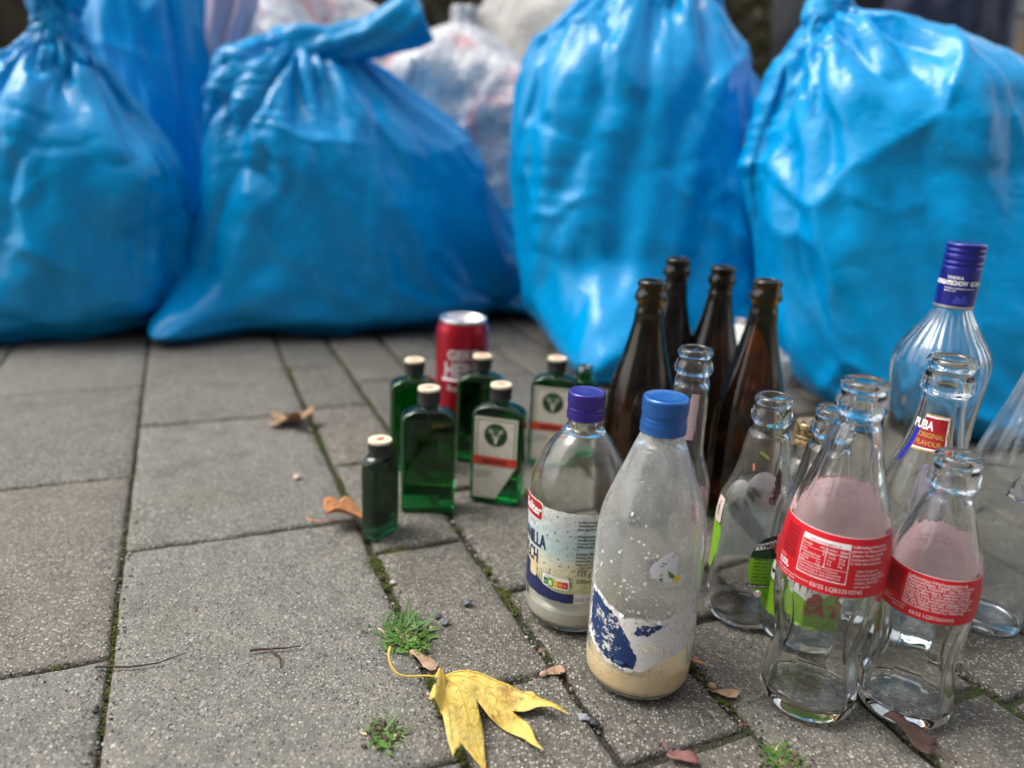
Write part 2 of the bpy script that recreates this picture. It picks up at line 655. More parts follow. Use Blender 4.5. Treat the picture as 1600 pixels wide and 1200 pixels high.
def folds(me, NU, NV, seed, knot):
    """long creases of the film: pleats fanning out from the knot, sagging swags lower down"""
    kn = Vector(knot)
    n_ = [(v, v.normal.copy()) for v in me.vertices]
    sd = Vector((seed, seed * .3, -seed))
    for v, vn in n_:
        p = v.co.copy()
        d = p - kn
        dist = d.length
        u = d.normalized()
        # pleats fanning out from the knot: broad lobes with sharp valleys between
        q = Vector((u.x * 3.6 + seed, u.y * 3.6, u.z * 1.6 + dist * .6))
        v1 = min(.3, abs(noise.noise(q)))
        v2 = min(.3, abs(noise.noise(q * 2.3 + sd)))
        reach = .36 + .22 * noise.noise(Vector((u.x * 2.5, u.y * 2.5, seed)))
        fade = max(0.0, 1 - dist / reach) ** .7 * min(1, dist / .09)
        amp = ((v1 - .1) * .10 + (v2 - .1) * .018) * fade
        # taut panels meeting in creases
        low = min(1, max(0, dist - .06) / .14)
        pw = p + Vector(noise.noise_vector(p * 5 + sd)) * .05
        dd, _ = noise.voronoi(Vector((pw.x * 4.4, pw.y * 4.4, pw.z * 3.0)) + sd)
        pres = max(0, min(1, .55 + 1.6 * noise.noise(p * 4 - sd)))
        amp += math.exp(-(dd[1] - dd[0]) / .09) * pres * low * .013
        dd, _ = noise.voronoi(Vector((pw.x * 9 + pw.z * 4, pw.y * 9, pw.z * 6.5)) - sd)
        pres = max(0, min(1, .3 + 1.8 * noise.noise(p * 6 + sd)))
        amp += math.exp(-(dd[1] - dd[0]) / .10) * pres * low * .006
        # broad swags hanging across
        a = math.atan2(d.y, d.x)
        tl = noise.noise(Vector((p.x * 2.4, p.y * 2.4, p.z * 2.4 + seed))) * 1.6
        sx = math.cos(tl) * a * .30 + math.sin(tl) * p.z
        sz = -math.sin(tl) * a * .30 + math.cos(tl) * p.z
        n2 = noise.noise(Vector((sx * 2.2 + seed, sz * 11, seed)))
        pres = max(0, min(1, .1 + 1.5 * noise.noise(p * 3.4 + sd)))
        amp += min(.25, abs(n2)) * pres * low * .035
        v.co = p + vn * amp


def bag_thing(key, me, label, base, group='blue rubbish bags standing on the pavement'):
    t = thing('rubbish_bag', label, 'rubbish bag', (base[0], base[1], 0), 0, group)
    me.transform(Matrix.Translation((-base[0], -base[1], 0)))
    o = mesh_obj('sack', me, M['blue'], t, True)
    s = o.modifiers.new('s', 'SMOOTH')
    s.factor = .5
    s.iterations = 1
    return t


def tail(t, pts, rads, seed, name='tied_end', mat='blue'):
    bm = bmesh.new()
    P = []
    n = len(pts)
    for i in range((n - 1) * 8 + 1):
        k, f = divmod(i, 8)
        f /= 8
        if k >= n - 1:
            k, f = n - 2, 1
        P.append((Vector(pts[k]).lerp(Vector(pts[k + 1]), f), rads[k] + (rads[k + 1] - rads[k]) * f))
    tube(bm, [p for p, r in P], [r for p, r in P], 30)
    bm.normal_update()
    for i, v in enumerate(bm.verts):
        a = noise.noise(v.co * 22 + Vector((seed, 0, 0))) * .8
        v.co += v.normal * (abs(math.sin((i % 30) / 30 * PI * 5 + i / 30 * .12)) - .5) * .009
        v.co += v.normal * (1 - 2 * abs(noise.noise(v.co * 28 + Vector((seed, 3, 0))))) * .004 + v.normal * a * .009
    o = bm_obj(name, bm, M[mat], t, True)
    return o


def bags():
    out = run_cloth()
    copies = {}
    for k, c in (('a', (-.86, 1.42)), ('c', (.22, 1.44))):
        copies[k] = out[k].copy()
        copies[k].transform(Matrix.Translation((-c[0], -c[1], 0)))
    t = bag_thing('a', out['a'], 'blue rubbish bag with a tall twisted knot, leftmost at the frame edge', (-.86, 1.42))
    tail(t, [(.065, -.02, .47), (.068, -.02, .53), (.062, -.02, .57), (.08, -.02, .63), (.085, -.02, .72)], [.035, .028, .034, .024, .05], 1, 'twisted_neck')
    t = bag_thing('b', out['b'], 'slumped blue rubbish bag with its tied tail flopped sideways over white sacks', (-.33, 1.59))
    tail(t, [(-.13, -.05, .505), (-.08, -.05, .52), (-.02, -.05, .528), (.05, -.05, .545), (.11, -.05, .572), (.135, -.05, .582)], [.045, .036, .028, .03, .042, .040], 2)
    t = bag_thing('c', out['c'], 'tallest upright blue rubbish bag, standing right behind the brown beer bottles', (.22, 1.44))
    t = bag_thing('d', out['d'], 'wide blue rubbish bag with a small round knot, at the right behind the spirit bottle', (.66, 1.24))
    tail(t, [(-.232, -.02, .525), (-.232, -.02, .54), (-.23, -.02, .56), (-.228, -.02, .582), (-.23, -.02, .592)], [.016, .018, .032, .026, .01], 4, 'knot')
    # two further bags in the second row reuse the filled shape, turned round
    for lab, loc, rz, sc, src in (('blue rubbish bag in the second row, behind the two left bags', (-.84, 1.9), 2.2, (1.1, 1.0, 1.3), 'c'),
                                  ('low dark blue rubbish bag wedged between slumped and tallest bags', (.03, 1.86), 1.1, (.85, .8, .56), 'a')):
        t2 = thing('rubbish_bag', lab, 'rubbish bag', (*loc, 0), rz, 'blue rubbish bags standing on the pavement')
        t2.scale = sc
        mc = copies[src].copy()
        s_ = mesh_obj('sack', mc, M['blue'], t2, True)
    return


bags()

# ------------------------------------------------------------------ background: hedge, tree, bench, sacks
def foliage_material(name, a, b):
    t = NT(name)
    n = t.noise(t.co(), 9, 3)
    t.set(base=t.ramp(n, [(.3, a), (.7, b)]), rough=.6)
    return t.m


def hedge():
    rng = random.Random(3)
    bm = bmesh.new()
    for _ in range(40000):
        x = rng.uniform(-9, 9)
        z = rng.random() ** .8 * (2.3 + .35 * noise.noise(Vector((x, 0, 0))))
        y = 6.2 + rng.random() ** 2 * 1.0 + .25 * noise.noise(Vector((x * 2, z * 2, 3)))
        s = rng.uniform(.03, .075)
        n = Vector((rng.uniform(-1, 1), rng.uniform(-1, .2), rng.uniform(-.2, 1))).normalized()
        a = n.orthogonal().normalized()
        a.rotate(Matrix.Rotation(rng.random() * 6.3, 3, n))
        b = n.cross(a)
        c = Vector((x, y, z))
        bm.faces.new([bm.verts.new(c - a * s), bm.verts.new(c + b * s * .5), bm.verts.new(c + a * s), bm.verts.new(c - b * s * .5)])
    t = thing('hedge', 'olive green hedge running behind the rubbish bags', 'hedge', (0, 6.6, 0))
    o = bm_obj('foliage', bm, foliage_material('hedge_leaves', (.02, .022, .003), (.085, .08, .012)), t)
    o.location = (0, -6.6, 0)
    bm = bmesh.new()
    for k in range(40):
        x = -9 + k * .46 + rng.uniform(-.1, .1)
        tube(bm, [Vector((x + rng.uniform(-.1, .1) * i, 6.8 + rng.uniform(-.1, .1), i * .5)) for i in range(5)], [.04, .035, .03, .02, .01], 7)
    o = bm_obj('stems', bm, simple('stem_bark', (.04, .03, .02), .9), t)
    o.location = (0, -6.6, 0)


hedge()


def tree():
    rng = random.Random(5)
    t = thing('tree', 'thick dark tree trunk behind the leftmost rubbish bag', 'tree', (-2.02, 3.0, 0))
    bm = bmesh.new()
    pts = [Vector((0, 0, z)) + Vector((noise.noise(Vector((0, 0, z))) * .06, 0, 0)) for z in (-.02, .1, .3, .7, 1.2, 1.8, 2.4, 3.0)]
    tube(bm, pts, [.36, .30, .26, .245, .235, .22, .20, .18], 40)
    bmesh.ops.subdivide_edges(bm, edges=[e for e in bm.edges if abs((e.verts[0].co - e.verts[1].co).z) > .03], cuts=6)
    bm.normal_update()
    for v in bm.verts:
        v.co += v.normal * (1 - 2 * abs(noise.noise(Vector((v.co.x * 12, v.co.y * 12, v.co.z * 3))))) * .018
    mt = NT('bark')
    n = mt.noise(mt.co('Object', (1, 1, .25)), 24, 6, .65)
    mt.set(base=mt.ramp(n, [(.3, (.018, .013, .008)), (.7, (.085, .062, .036))]), rough=.95, normal=mt.bump(n, .02))
    bm_obj('trunk', bm, mt.m, t, True)
    bm = bmesh.new()
    for k in range(5):
        a = k * 1.3
        d = Vector((math.cos(a), math.sin(a), .8))
        tube(bm, [Vector((0, 0, 2.6)) + d * q for q in (0, .5, 1.0, 1.6)], [.09, .06, .04, .02], 10)
    for _ in range(5000):
        c = Vector((rng.gauss(0, .9), rng.gauss(.4, .9), 3.9 + rng.gauss(0, .55)))
        s = rng.uniform(.04, .08)
        n = Vector((rng.uniform(-1, 1), rng.uniform(-1, 1), rng.uniform(-1, 1))).normalized()
        a = n.orthogonal().normalized()
        b = n.cross(a)
        f = bm.faces.new([bm.verts.new(c - a * s), bm.verts.new(c + b * s * .6), bm.verts.new(c + a * s), bm.verts.new(c - b * s * .6)])
        f.material_index = 1
    bm_obj('crown', bm, [mt.m, foliage_material('tree_leaves', (.04, .05, .006), (.2, .17, .02))], t)


tree()


def box(bm, c, s, mi=0, bev=.0):
    r = bmesh.ops.create_cube(bm, size=1)
    vs = r['verts']
    for v in vs:
        v.co = Vector((c[0] + v.co.x * s[0], c[1] + v.co.y * s[1], c[2] + v.co.z * s[2]))
    fs = {f for v in vs for f in v.link_faces}
    for f in fs:
        f.material_index = mi
    if bev:
        bmesh.ops.bevel(bm, geom=list({e for f in fs for e in f.edges}), offset=bev, segments=2, affect='EDGES')


def sack(name, label, cat, loc, r, h, mat, seed, rz=0, lean=0, lump=.05, part='sack'):
    """crumpled filled sack with gathered neck"""
    t = thing(name, label, cat, loc, rz, None)
    bm = bmesh.new()
    NU, NV = 72, 56
    rings = []
    for j in range(NV):
        f = j / (NV - 1)
        rr = r * (min(1, math.sin(min(1, f * 5) * PI / 2)) * .95 + .05) * (1 if f < .62 else max(.12, math.cos((f - .62) / .34 * PI / 2) ** .8 if f < .96 else .12))
        ring = []
        for i in range(NU):
            a = 2 * PI * i / NU
            d = Vector((math.cos(a), math.sin(a) * .8, 0))
            n = noise.noise(Vector((d.x * 1.6 + seed, d.y * 1.6, f * 3))) * lump * 2
            n += (1 - 2 * abs(noise.noise(Vector((d.x * 3.2 + seed, d.y * 3.2, f * 5 + 3))))) * lump * .7
            n += (1 - 2 * abs(noise.noise(Vector((d.x * 7 + seed, d.y * 7, f * 12))))) * lump * .3
            n *= min(1, rr / r * 1.2)
            ring.append(bm.verts.new((d.x * (rr + n) + lean * f * f, d.y * (rr + n), max(.002, h * f + n * .3))))
        rings.append(ring)
    for j in range(NV - 1):
        for i in range(NU):
            bm.faces.new((rings[j][i], rings[j][(i + 1) % NU], rings[j + 1][(i + 1) % NU], rings[j + 1][i]))
    bm.faces.new(rings[0][::-1])
    bm.faces.new(rings[-1])
    bm_obj(part, bm, mat, t, True)
    return t


def trash_material(name, base, spots, rough=.35, k=9):
    """thin pale film with coloured packaging pressing against it"""
    t = NT(name)
    co = t.co()
    v = t.n('ShaderNodeTexVoronoi', feature='SMOOTH_F1')
    v.inputs['Scale'].default_value = k
    t.l(t.mix(.06, co, t.n('ShaderNodeTexNoise').outputs[1]), v.inputs['Vector'])
    sp = t.n('ShaderNodeSeparateColor')
    t.l(v.outputs['Color'], sp.inputs[0])
    c = t.ramp(sp.outputs[0], spots, 'LINEAR')
    n = t.noise(co, 12, 4, .6)
    n2 = t.noise(co, 26, 3, .6)
    c = t.mix(t.ramp(n, [(.40, .0), (.56, .9)]), base, c)
    rid = t.n('ShaderNodeMath', operation='ABSOLUTE')
    t.l(t.math('SUBTRACT', n2, .5), rid.inputs[0])
    t.set(base=c, rough=rough, normal=t.bump(rid.outputs[0], -.035, .8), coat=.4)
    return t.m


M['trash'] = trash_material('clear_sack_of_packaging', (.80, .79, .79), [(.15, (.75, .75, .75)), (.3, (.28, .30, .36)), (.45, (.8, .8, .78)), (.6, (.75, .24, .26)), (.7, (.7, .7, .68)), (.85, (.16, .17, .20))])
M['beige'] = trash_material('off_white_sack', (.72, .69, .62), [(.2, (.75, .72, .64)), (.6, (.5, .47, .42)), (.85, (.62, .6, .56))])
M['navy'] = plastic_material('navy_film', (.012, .018, .045), .5)
M['charcoal'] = plastic_material('charcoal_film', (.03, .032, .036), .6)
sack('rubbish_sack', 'translucent white sack of mixed packaging behind the flopped tail of the slumped bag', 'rubbish sack', (-.66, 2.12, 0), .31, .84, M['trash'], 3, lump=.05)
sack('rubbish_sack', 'grey-white sack with pinkish red patch, under the slumped bag tail', 'rubbish sack', (-.19, 2.02, 0), .24, .66, M['trash'], 11.4, rz=2.0, lean=-.1, lump=.045)
sack('rubbish_sack', 'pale ivory sack bulging behind the pinkish one', 'rubbish sack', (-.2, 2.5, 0), .27, .74, M['beige'], 21, lump=.04)
sack('rubbish_sack', 'beige sack partly hidden by the left shoulder of the tallest blue bag', 'rubbish sack', (.12, 2.6, 0), .26, 1.05, M['beige'], 31, lump=.03)
sack('rubbish_sack', 'bright white sack above the second-row blue bag at the top left', 'rubbish sack', (-.95, 2.5, 0), .22, .98, M['beige'], 41, lump=.04)
sack('rubbish_sack', 'charcoal sack behind the small round knot of the right blue bag', 'rubbish sack', (.92, 2.5, 0), .19, 1.2, M['charcoal'], 51, lump=.02)
sack('rubbish_sack', 'navy sack behind the right blue bag, beside the charcoal one', 'rubbish sack', (1.05, 2.15, 0), .15, 1.1, M['navy'], 61, lump=.02)
sack('rubbish_sack', 'grey-white sack showing past the far right edge of the right blue bag', 'rubbish sack', (1.36, 1.75, 0), .22, .44, M['beige'], 71, lump=.03)

# pinkish clear film flap hanging from the packaging sack
bm = bmesh.new()
g = [[None] * 9 for _ in range(15)]
for j in range(15):
    for i in range(9):
        f = j / 14
        wd = .05 * (1 - f ** 3) + .004
        x = -.60 + (i / 8 - .5) * 2 * wd + .01 * math.sin(j * .5)
        z = .68 - .23 * f
        y = 1.66 + .012 * math.sin(i * 1.7 + j * .3) + .03 * f
        g[j][i] = bm.verts.new((x, y, z))
for j in range(14):
    for i in range(8):
        bm.faces.new((g[j][i], g[j][i + 1], g[j + 1][i + 1], g[j + 1][i]))
t = NT('pinkish_clear_film')
t.set(base=(.62, .52, .62), rough=.25, alpha=.75)
o = bm_obj('film_scrap', bm, t.m, None, True)
sm = o.modifiers.new('t', 'SOLIDIFY')
sm.thickness = .002
tag(o, 'lilac clear plastic film hanging over the slumped blue bag shoulder', 'plastic film')


def bench():
    t = thing('slatted_bench', 'weathered grey slatted bench behind the right blue bag, at the top right', 'bench', (1.9, 3.1, 0))
    mt = varied('weathered_wood', (.26, .26, .28), .8, .3, 20)
    bm = bmesh.new()
    box(bm, (0, 0, .93), (1.3, .04, .07), 0, .006)
    bm_obj('top_rail', bm, mt, t)
    bm = bmesh.new()
    box(bm, (0, -.22, .42), (1.3, .42, .035), 0, .006)
    bm_obj('seat', bm, mt, t)
    for k in range(9):
        bm = bmesh.new()
        box(bm, (-.56 + k * .14, 0, .67), (.055, .022, .45), 0, .004)
        bm_obj('slat', bm, mt, t)
    for x in (-.6, .6):
        for y in (-.38, 0):
            bm = bmesh.new()
            box(bm, (x, y, .2), (.06, .06, .40), 0, .004)
            bm_obj('leg', bm, mt, t)
    mt2 = varied('cardboard', (.42, .30, .16), .9, .15, 12)
    for lab, x, y, s in (('tall brown cardboard box behind the slatted bench', 1.9, 3.6, (.7, .45, 1.05)), ('lower brown cardboard box behind the bench end at the frame edge', 2.6, 3.7, (.5, .4, .8))):
        tt = thing('cardboard_box', lab, 'cardboard box', (x, y, 0), .15, None)
        bm = bmesh.new()
        box(bm, (0, 0, s[2] / 2), s, 0, .004)
        bm_obj('carton', bm, mt2, tt)
        bm = bmesh.new()
        box(bm, (0, -s[1] / 2 - .002, s[2] * .5), (.05, .002, s[2] * .98), 0)
        bm_obj('tape_strip', bm, simple('tape', (.5, .42, .28), .4), tt)


bench()


def unseen_building():  # out of view, added to darken the reflections
    """unseen house front added behind the camera so glass and film reflect something dark"""
    t = thing('unseen_building', 'unseen brick house front with rows of windows, added behind the camera for dark reflections', 'unseen_building', (0, -5, 0))
    mt = NT('brick')
    br = mt.n('ShaderNodeTexBrick')
    br.inputs['Scale'].default_value = 4
    br.inputs['Color1'].default_value = (.10, .085, .07, 1)
    br.inputs['Color2'].default_value = (.16, .14, .12, 1)
    br.inputs['Mortar'].default_value = (.2, .19, .17, 1)
    mp = mt.n('ShaderNodeMapping')
    mp.inputs['Rotation'].default_value = (R(90), 0, 0)
    tc = mt.n('ShaderNodeTexCoord')
    mt.l(tc.outputs['Object'], mp.inputs[0])
    mt.l(mp.outputs[0], br.inputs['Vector'])
    mt.set(base=br.outputs[0], rough=.9)
    bm = bmesh.new()
    box(bm, (0, -.4, 3.2), (26, .8, 6.4))
    bm_obj('wall', bm, mt.m, t)
    gl = simple('window_glass', (.03, .035, .04), .05)
    fr = simple('window_frame_paint', (.7, .7, .68), .5)
    for i in range(9):
        for z in (1.6, 4.4):
            bm = bmesh.new()
            box(bm, (-10.4 + i * 2.6, .02, z), (1.2, .06, 1.5))
            f = bm_obj('window_frame', bm, fr, t)
            bm = bmesh.new()
            box(bm, (-10.4 + i * 2.6, .055, z), (1.04, .02, 1.34))
            bm_obj('pane', bm, gl, f)


unseen_building()


def added_fence():  # dark backing added so bright sky doesn't show through the hedge
    t = thing('added_fence', 'dark brown board fence added behind the hedge to block bright sky gaps', 'fence', (0, 8.2, 0))
    mt = varied('fence_wood', (.05, .038, .026), .9, .4, 5)
    for x in range(-10, 11, 2):
        bm = bmesh.new()
        box(bm, (x, .08, 1.3), (.1, .1, 2.6))
        bm_obj('post', bm, mt, t)
        if x < 10:
            bm = bmesh.new()
            for k in range(16):
                box(bm, (x + .0625 + k * .125, .0 + .004 * (k % 2), 1.25), (.122, .022, 2.5))
            bm_obj('board_panel', bm, mt, t)


added_fence()

# ------------------------------------------------------------------ glass
def glass_material(name, tint=(.96, .98, .96), rough=.0, dirt=.25, spots=.3, dirtcol=(.45, .43, .38), scale=1.0, film=0.0, dirtcut=.55, seed=0.0):
    """bottle glass with dried-on dirt, dust specks and, where film > 0, a milky dried film"""
    t = NT(name)
    co = t.co()
    ad = t.n('ShaderNodeVectorMath', operation='ADD')
    ad.inputs[1].default_value = (seed, seed * .7, seed * .3)
    t.l(co, ad.inputs[0])
    co = ad.outputs[0]
    t.set(base=tint, trans=1.0, rough=rough, ior=1.48)
    wob = t.noise(co, 45 * scale, 2, .5)
    t.set(normal=t.bump(wob, .0004, .25))
    d = t.n('ShaderNodeBsdfDiffuse')
    d.inputs['Color'].default_value = (*dirtcol, 1)
    tr = t.n('ShaderNodeBsdfTranslucent')
    tr.inputs['Color'].default_value = (*dirtcol, 1)
    m1 = t.n('ShaderNodeMixShader')
    m1.inputs[0].default_value = .5
    t.l(d.outputs[0], m1.inputs[1])
    t.l(tr.outputs[0], m1.inputs[2])
    big = t.noise(co, 26 * scale, 6, .65, .8)
    sp = t.noise(co, 620 * scale, 2, .5)
    sp2 = t.voro(co, 330 * scale)
    s3 = t.n('ShaderNodeSeparateColor')
    t.l(sp2.outputs['Color'], s3.inputs[0])
    dots = t.math('MULTIPLY', t.ramp(s3.outputs[0], [(.90, 0), (.93, 1)]), t.ramp(sp2.outputs['Distance'], [(.15, 1), (.32, 0)]))
    fac = t.math('MULTIPLY', t.ramp(big, [(dirtcut - .1, 0), (dirtcut + .15, 1)]), dirt)
    fac = t.math('ADD', fac, t.math('MULTIPLY', t.ramp(sp, [(.62, 0), (.7, 1)]), spots * .8))
    fac = t.math('ADD', fac, t.math('MULTIPLY', dots, spots))
    if film:
        fac = t.math('ADD', fac, film)
    fac = t.math('MINIMUM', fac, .95)
    mx = t.n('ShaderNodeMixShader')
    t.l(fac, mx.inputs[0])
    t.l(t.b.outputs[0], mx.inputs[1])
    t.l(m1.outputs[0], mx.inputs[2])
    t.l(mx.outputs[0], t.out.inputs[0])
    return t.m


def catmull(rows, step=.0018):
    """smooth (z, r) profile; rows are (z, r) upwards"""
    out = []
    n = len(rows)
    for i in range(n - 1):
        p0, p1, p2, p3 = rows[max(0, i - 1)], rows[i], rows[i + 1], rows[min(n - 1, i + 2)]
        ln = math.hypot(p2[0] - p1[0], p2[1] - p1[1])
        k = max(1, int(ln / step))
        for j in range(k):
            f = j / k
            q = []
            for a in (0, 1):
                m1 = (p2[a] - p0[a]) / 2
                m2 = (p3[a] - p1[a]) / 2
                if a == 0:
                    m1, m2 = min(max(m1, 0), 3 * (p2[0] - p1[0])), min(max(m2, 0), 3 * (p2[0] - p1[0]))
                h = (2 * f ** 3 - 3 * f ** 2 + 1) * p1[a] + (f ** 3 - 2 * f ** 2 + f) * m1 + (-2 * f ** 3 + 3 * f ** 2) * p2[a] + (f ** 3 - f ** 2) * m2
                q.append(h)
            out.append((q[0], q[1]))
    out.append(rows[-1])
    return out


MM = .001


def finish(z, crown=True):
    """mouth ring of a crown-cork bottle, top at z (mm)"""
    return [(z - 27, 12.9), (z - 22, 13.4), (z - 19.6, 15.6), (z - 17.5, 16.2), (z - 14, 15.6), (z - 9, 13.4), (z - 7.2, 13.0), (z - 6, 14.1), (z - 3.2, 14.7), (z - 1, 14.0), (z, 12.6)]


class Bottle:
    def __init__(s, name, label, loc, prof, mat, wall=2.6, base=6, mod=None, seg=72, group=None, open_top=True, rzoff=0.0, cat='bottle', part='glass'):
        """prof: (z, r) in mm from the foot up"""
        s.prof = catmull([(z * MM, r * MM) for z, r in prof])
        s.loc = loc
        rz = math.atan2(loc[1], loc[0]) - PI / 2 + rzoff
        s.t = thing(name, label, cat, (loc[0], loc[1], .0012), rz, group)
        s.mod = mod
        bm = bmesh.new()
        outer = [s.ring(bm, z, r, seg) for z, r in s.prof]
        wl = wall * MM
        inner = []
        zb = base * MM
        pin = [(z, r) for z, r in s.prof if z > zb + .002]
        ztop = s.prof[-1][0]
        rnk = min(r for z, r in s.prof if z > ztop - .03)
        first = max(.004, min(r for z, r in s.prof[:max(2, len(s.prof) // 8)]) - wl)
        # rounded inner floor with a raised middle (punt)
        for f, zz in ((.0, zb + .0035), (.45, zb + .002), (.8, zb + .0002), (.95, zb + .001)):
            rr = (pin[0][1] - wl) * f
            inner.append((zz, rr))
        for z, r in pin:
            k = wl if z < ztop - .025 else wl + .0016 * min(1, (z - ztop + .025) / .01)
            inner.append((z, max(.004, (min(r, rnk) if z > ztop - .03 else r) - wl)))
        s.inner = inner
        irings = []
        for i, (z, r) in enumerate(inner):
            if r < 1e-6:
                irings.append([bm.verts.new((0, 0, z))])
            else:
                irings.append(s.ring(bm, z, r, seg, amp=.6))
        # outer foot: contact ring and slightly hollow underside
        foot = [(.0004, s.prof[0][1] * .86), (.0022, s.prof[0][1] * .6)]
        frings = [s.ring(bm, z, r, seg, 0) for z, r in foot]
        fc = bm.verts.new((0, 0, .003))

        def join(a, b):
            if len(a) == 1 and len(b) > 1:
                for k in range(seg):
                    bm.faces.new((a[0], b[(k + 1) % seg], b[k]))
            elif len(b) == 1:
                for k in range(seg):
                    bm.faces.new((a[k], a[(k + 1) % seg], b[0]))
            else:
                for k in range(seg):
                    bm.faces.new((a[k], a[(k + 1) % seg], b[(k + 1) % seg], b[k]))
        for a, b in zip(outer, outer[1:]):
            join(a, b)
        join(outer[-1], irings[-1])
        for a, b in zip(irings, irings[1:]):
            join(b, a)
        join([fc], frings[1]) if False else [bm.faces.new((fc, frings[1][k], frings[1][(k + 1) % seg])) for k in range(seg)]
        join(frings[1], frings[0])
        join(frings[0], outer[0])
        bmesh.ops.recalc_face_normals(bm, faces=bm.faces)
        s.glass = bm_obj(part, bm, mat, s.t, True)
        s.top = ztop

    def ring(s, bm, z, r, seg, mi=None, amp=1.0):
        vs = []
        for k in range(seg):
            a = 2 * PI * k / seg
            rr = r + (s.mod(a, z) * MM * amp if s.mod and mi is None else 0)
            vs.append(bm.verts.new((rr * math.sin(a), -rr * math.cos(a), z)))
        return vs

    def r(s, z):
        z = min(max(z, s.prof[0][0]), s.prof[-1][0])
        for (z0, r0), (z1, r1) in zip(s.prof, s.prof[1:]):
            if z <= z1:
                return r0 + (r1 - r0) * (z - z0) / max(1e-9, z1 - z0)
        return s.prof[-1][1]

    def liquid(s, h, mat, name='milk_rest', z0=None):
        bm = bmesh.new()
        seg = 64
        pr = [(z, r) for z, r in s.inner if z < h]
        rings = []
        for z, r in pr:
            if r < 1e-6:
                rings.append([bm.verts.new((0, 0, z - .0002))])
            else:
                rings.append([bm.verts.new(((r + .00015) * math.sin(2 * PI * k / seg), -(r + .00015) * math.cos(2 * PI * k / seg), z)) for k in range(seg)])
        rl = pr[-1][1]
        top = []
        for k in range(seg):
            a = 2 * PI * k / seg
            top.append(bm.verts.new(((rl + .00015) * math.sin(a), -(rl + .00015) * math.cos(a), h)))
        rings.append(top)
        for a, b in zip(rings, rings[1:]):
            if len(a) == 1:
                for k in range(seg):
                    bm.faces.new((a[0], b[(k + 1) % seg], b[k]))
            else:
                for k in range(seg):
                    bm.faces.new((a[k], a[(k + 1) % seg], b[(k + 1) % seg], b[k]))
        bm.faces.new(top)
        bmesh.ops.recalc_face_normals(bm, faces=bm.faces)
        return bm_obj(name, bm, mat, s.t, True)


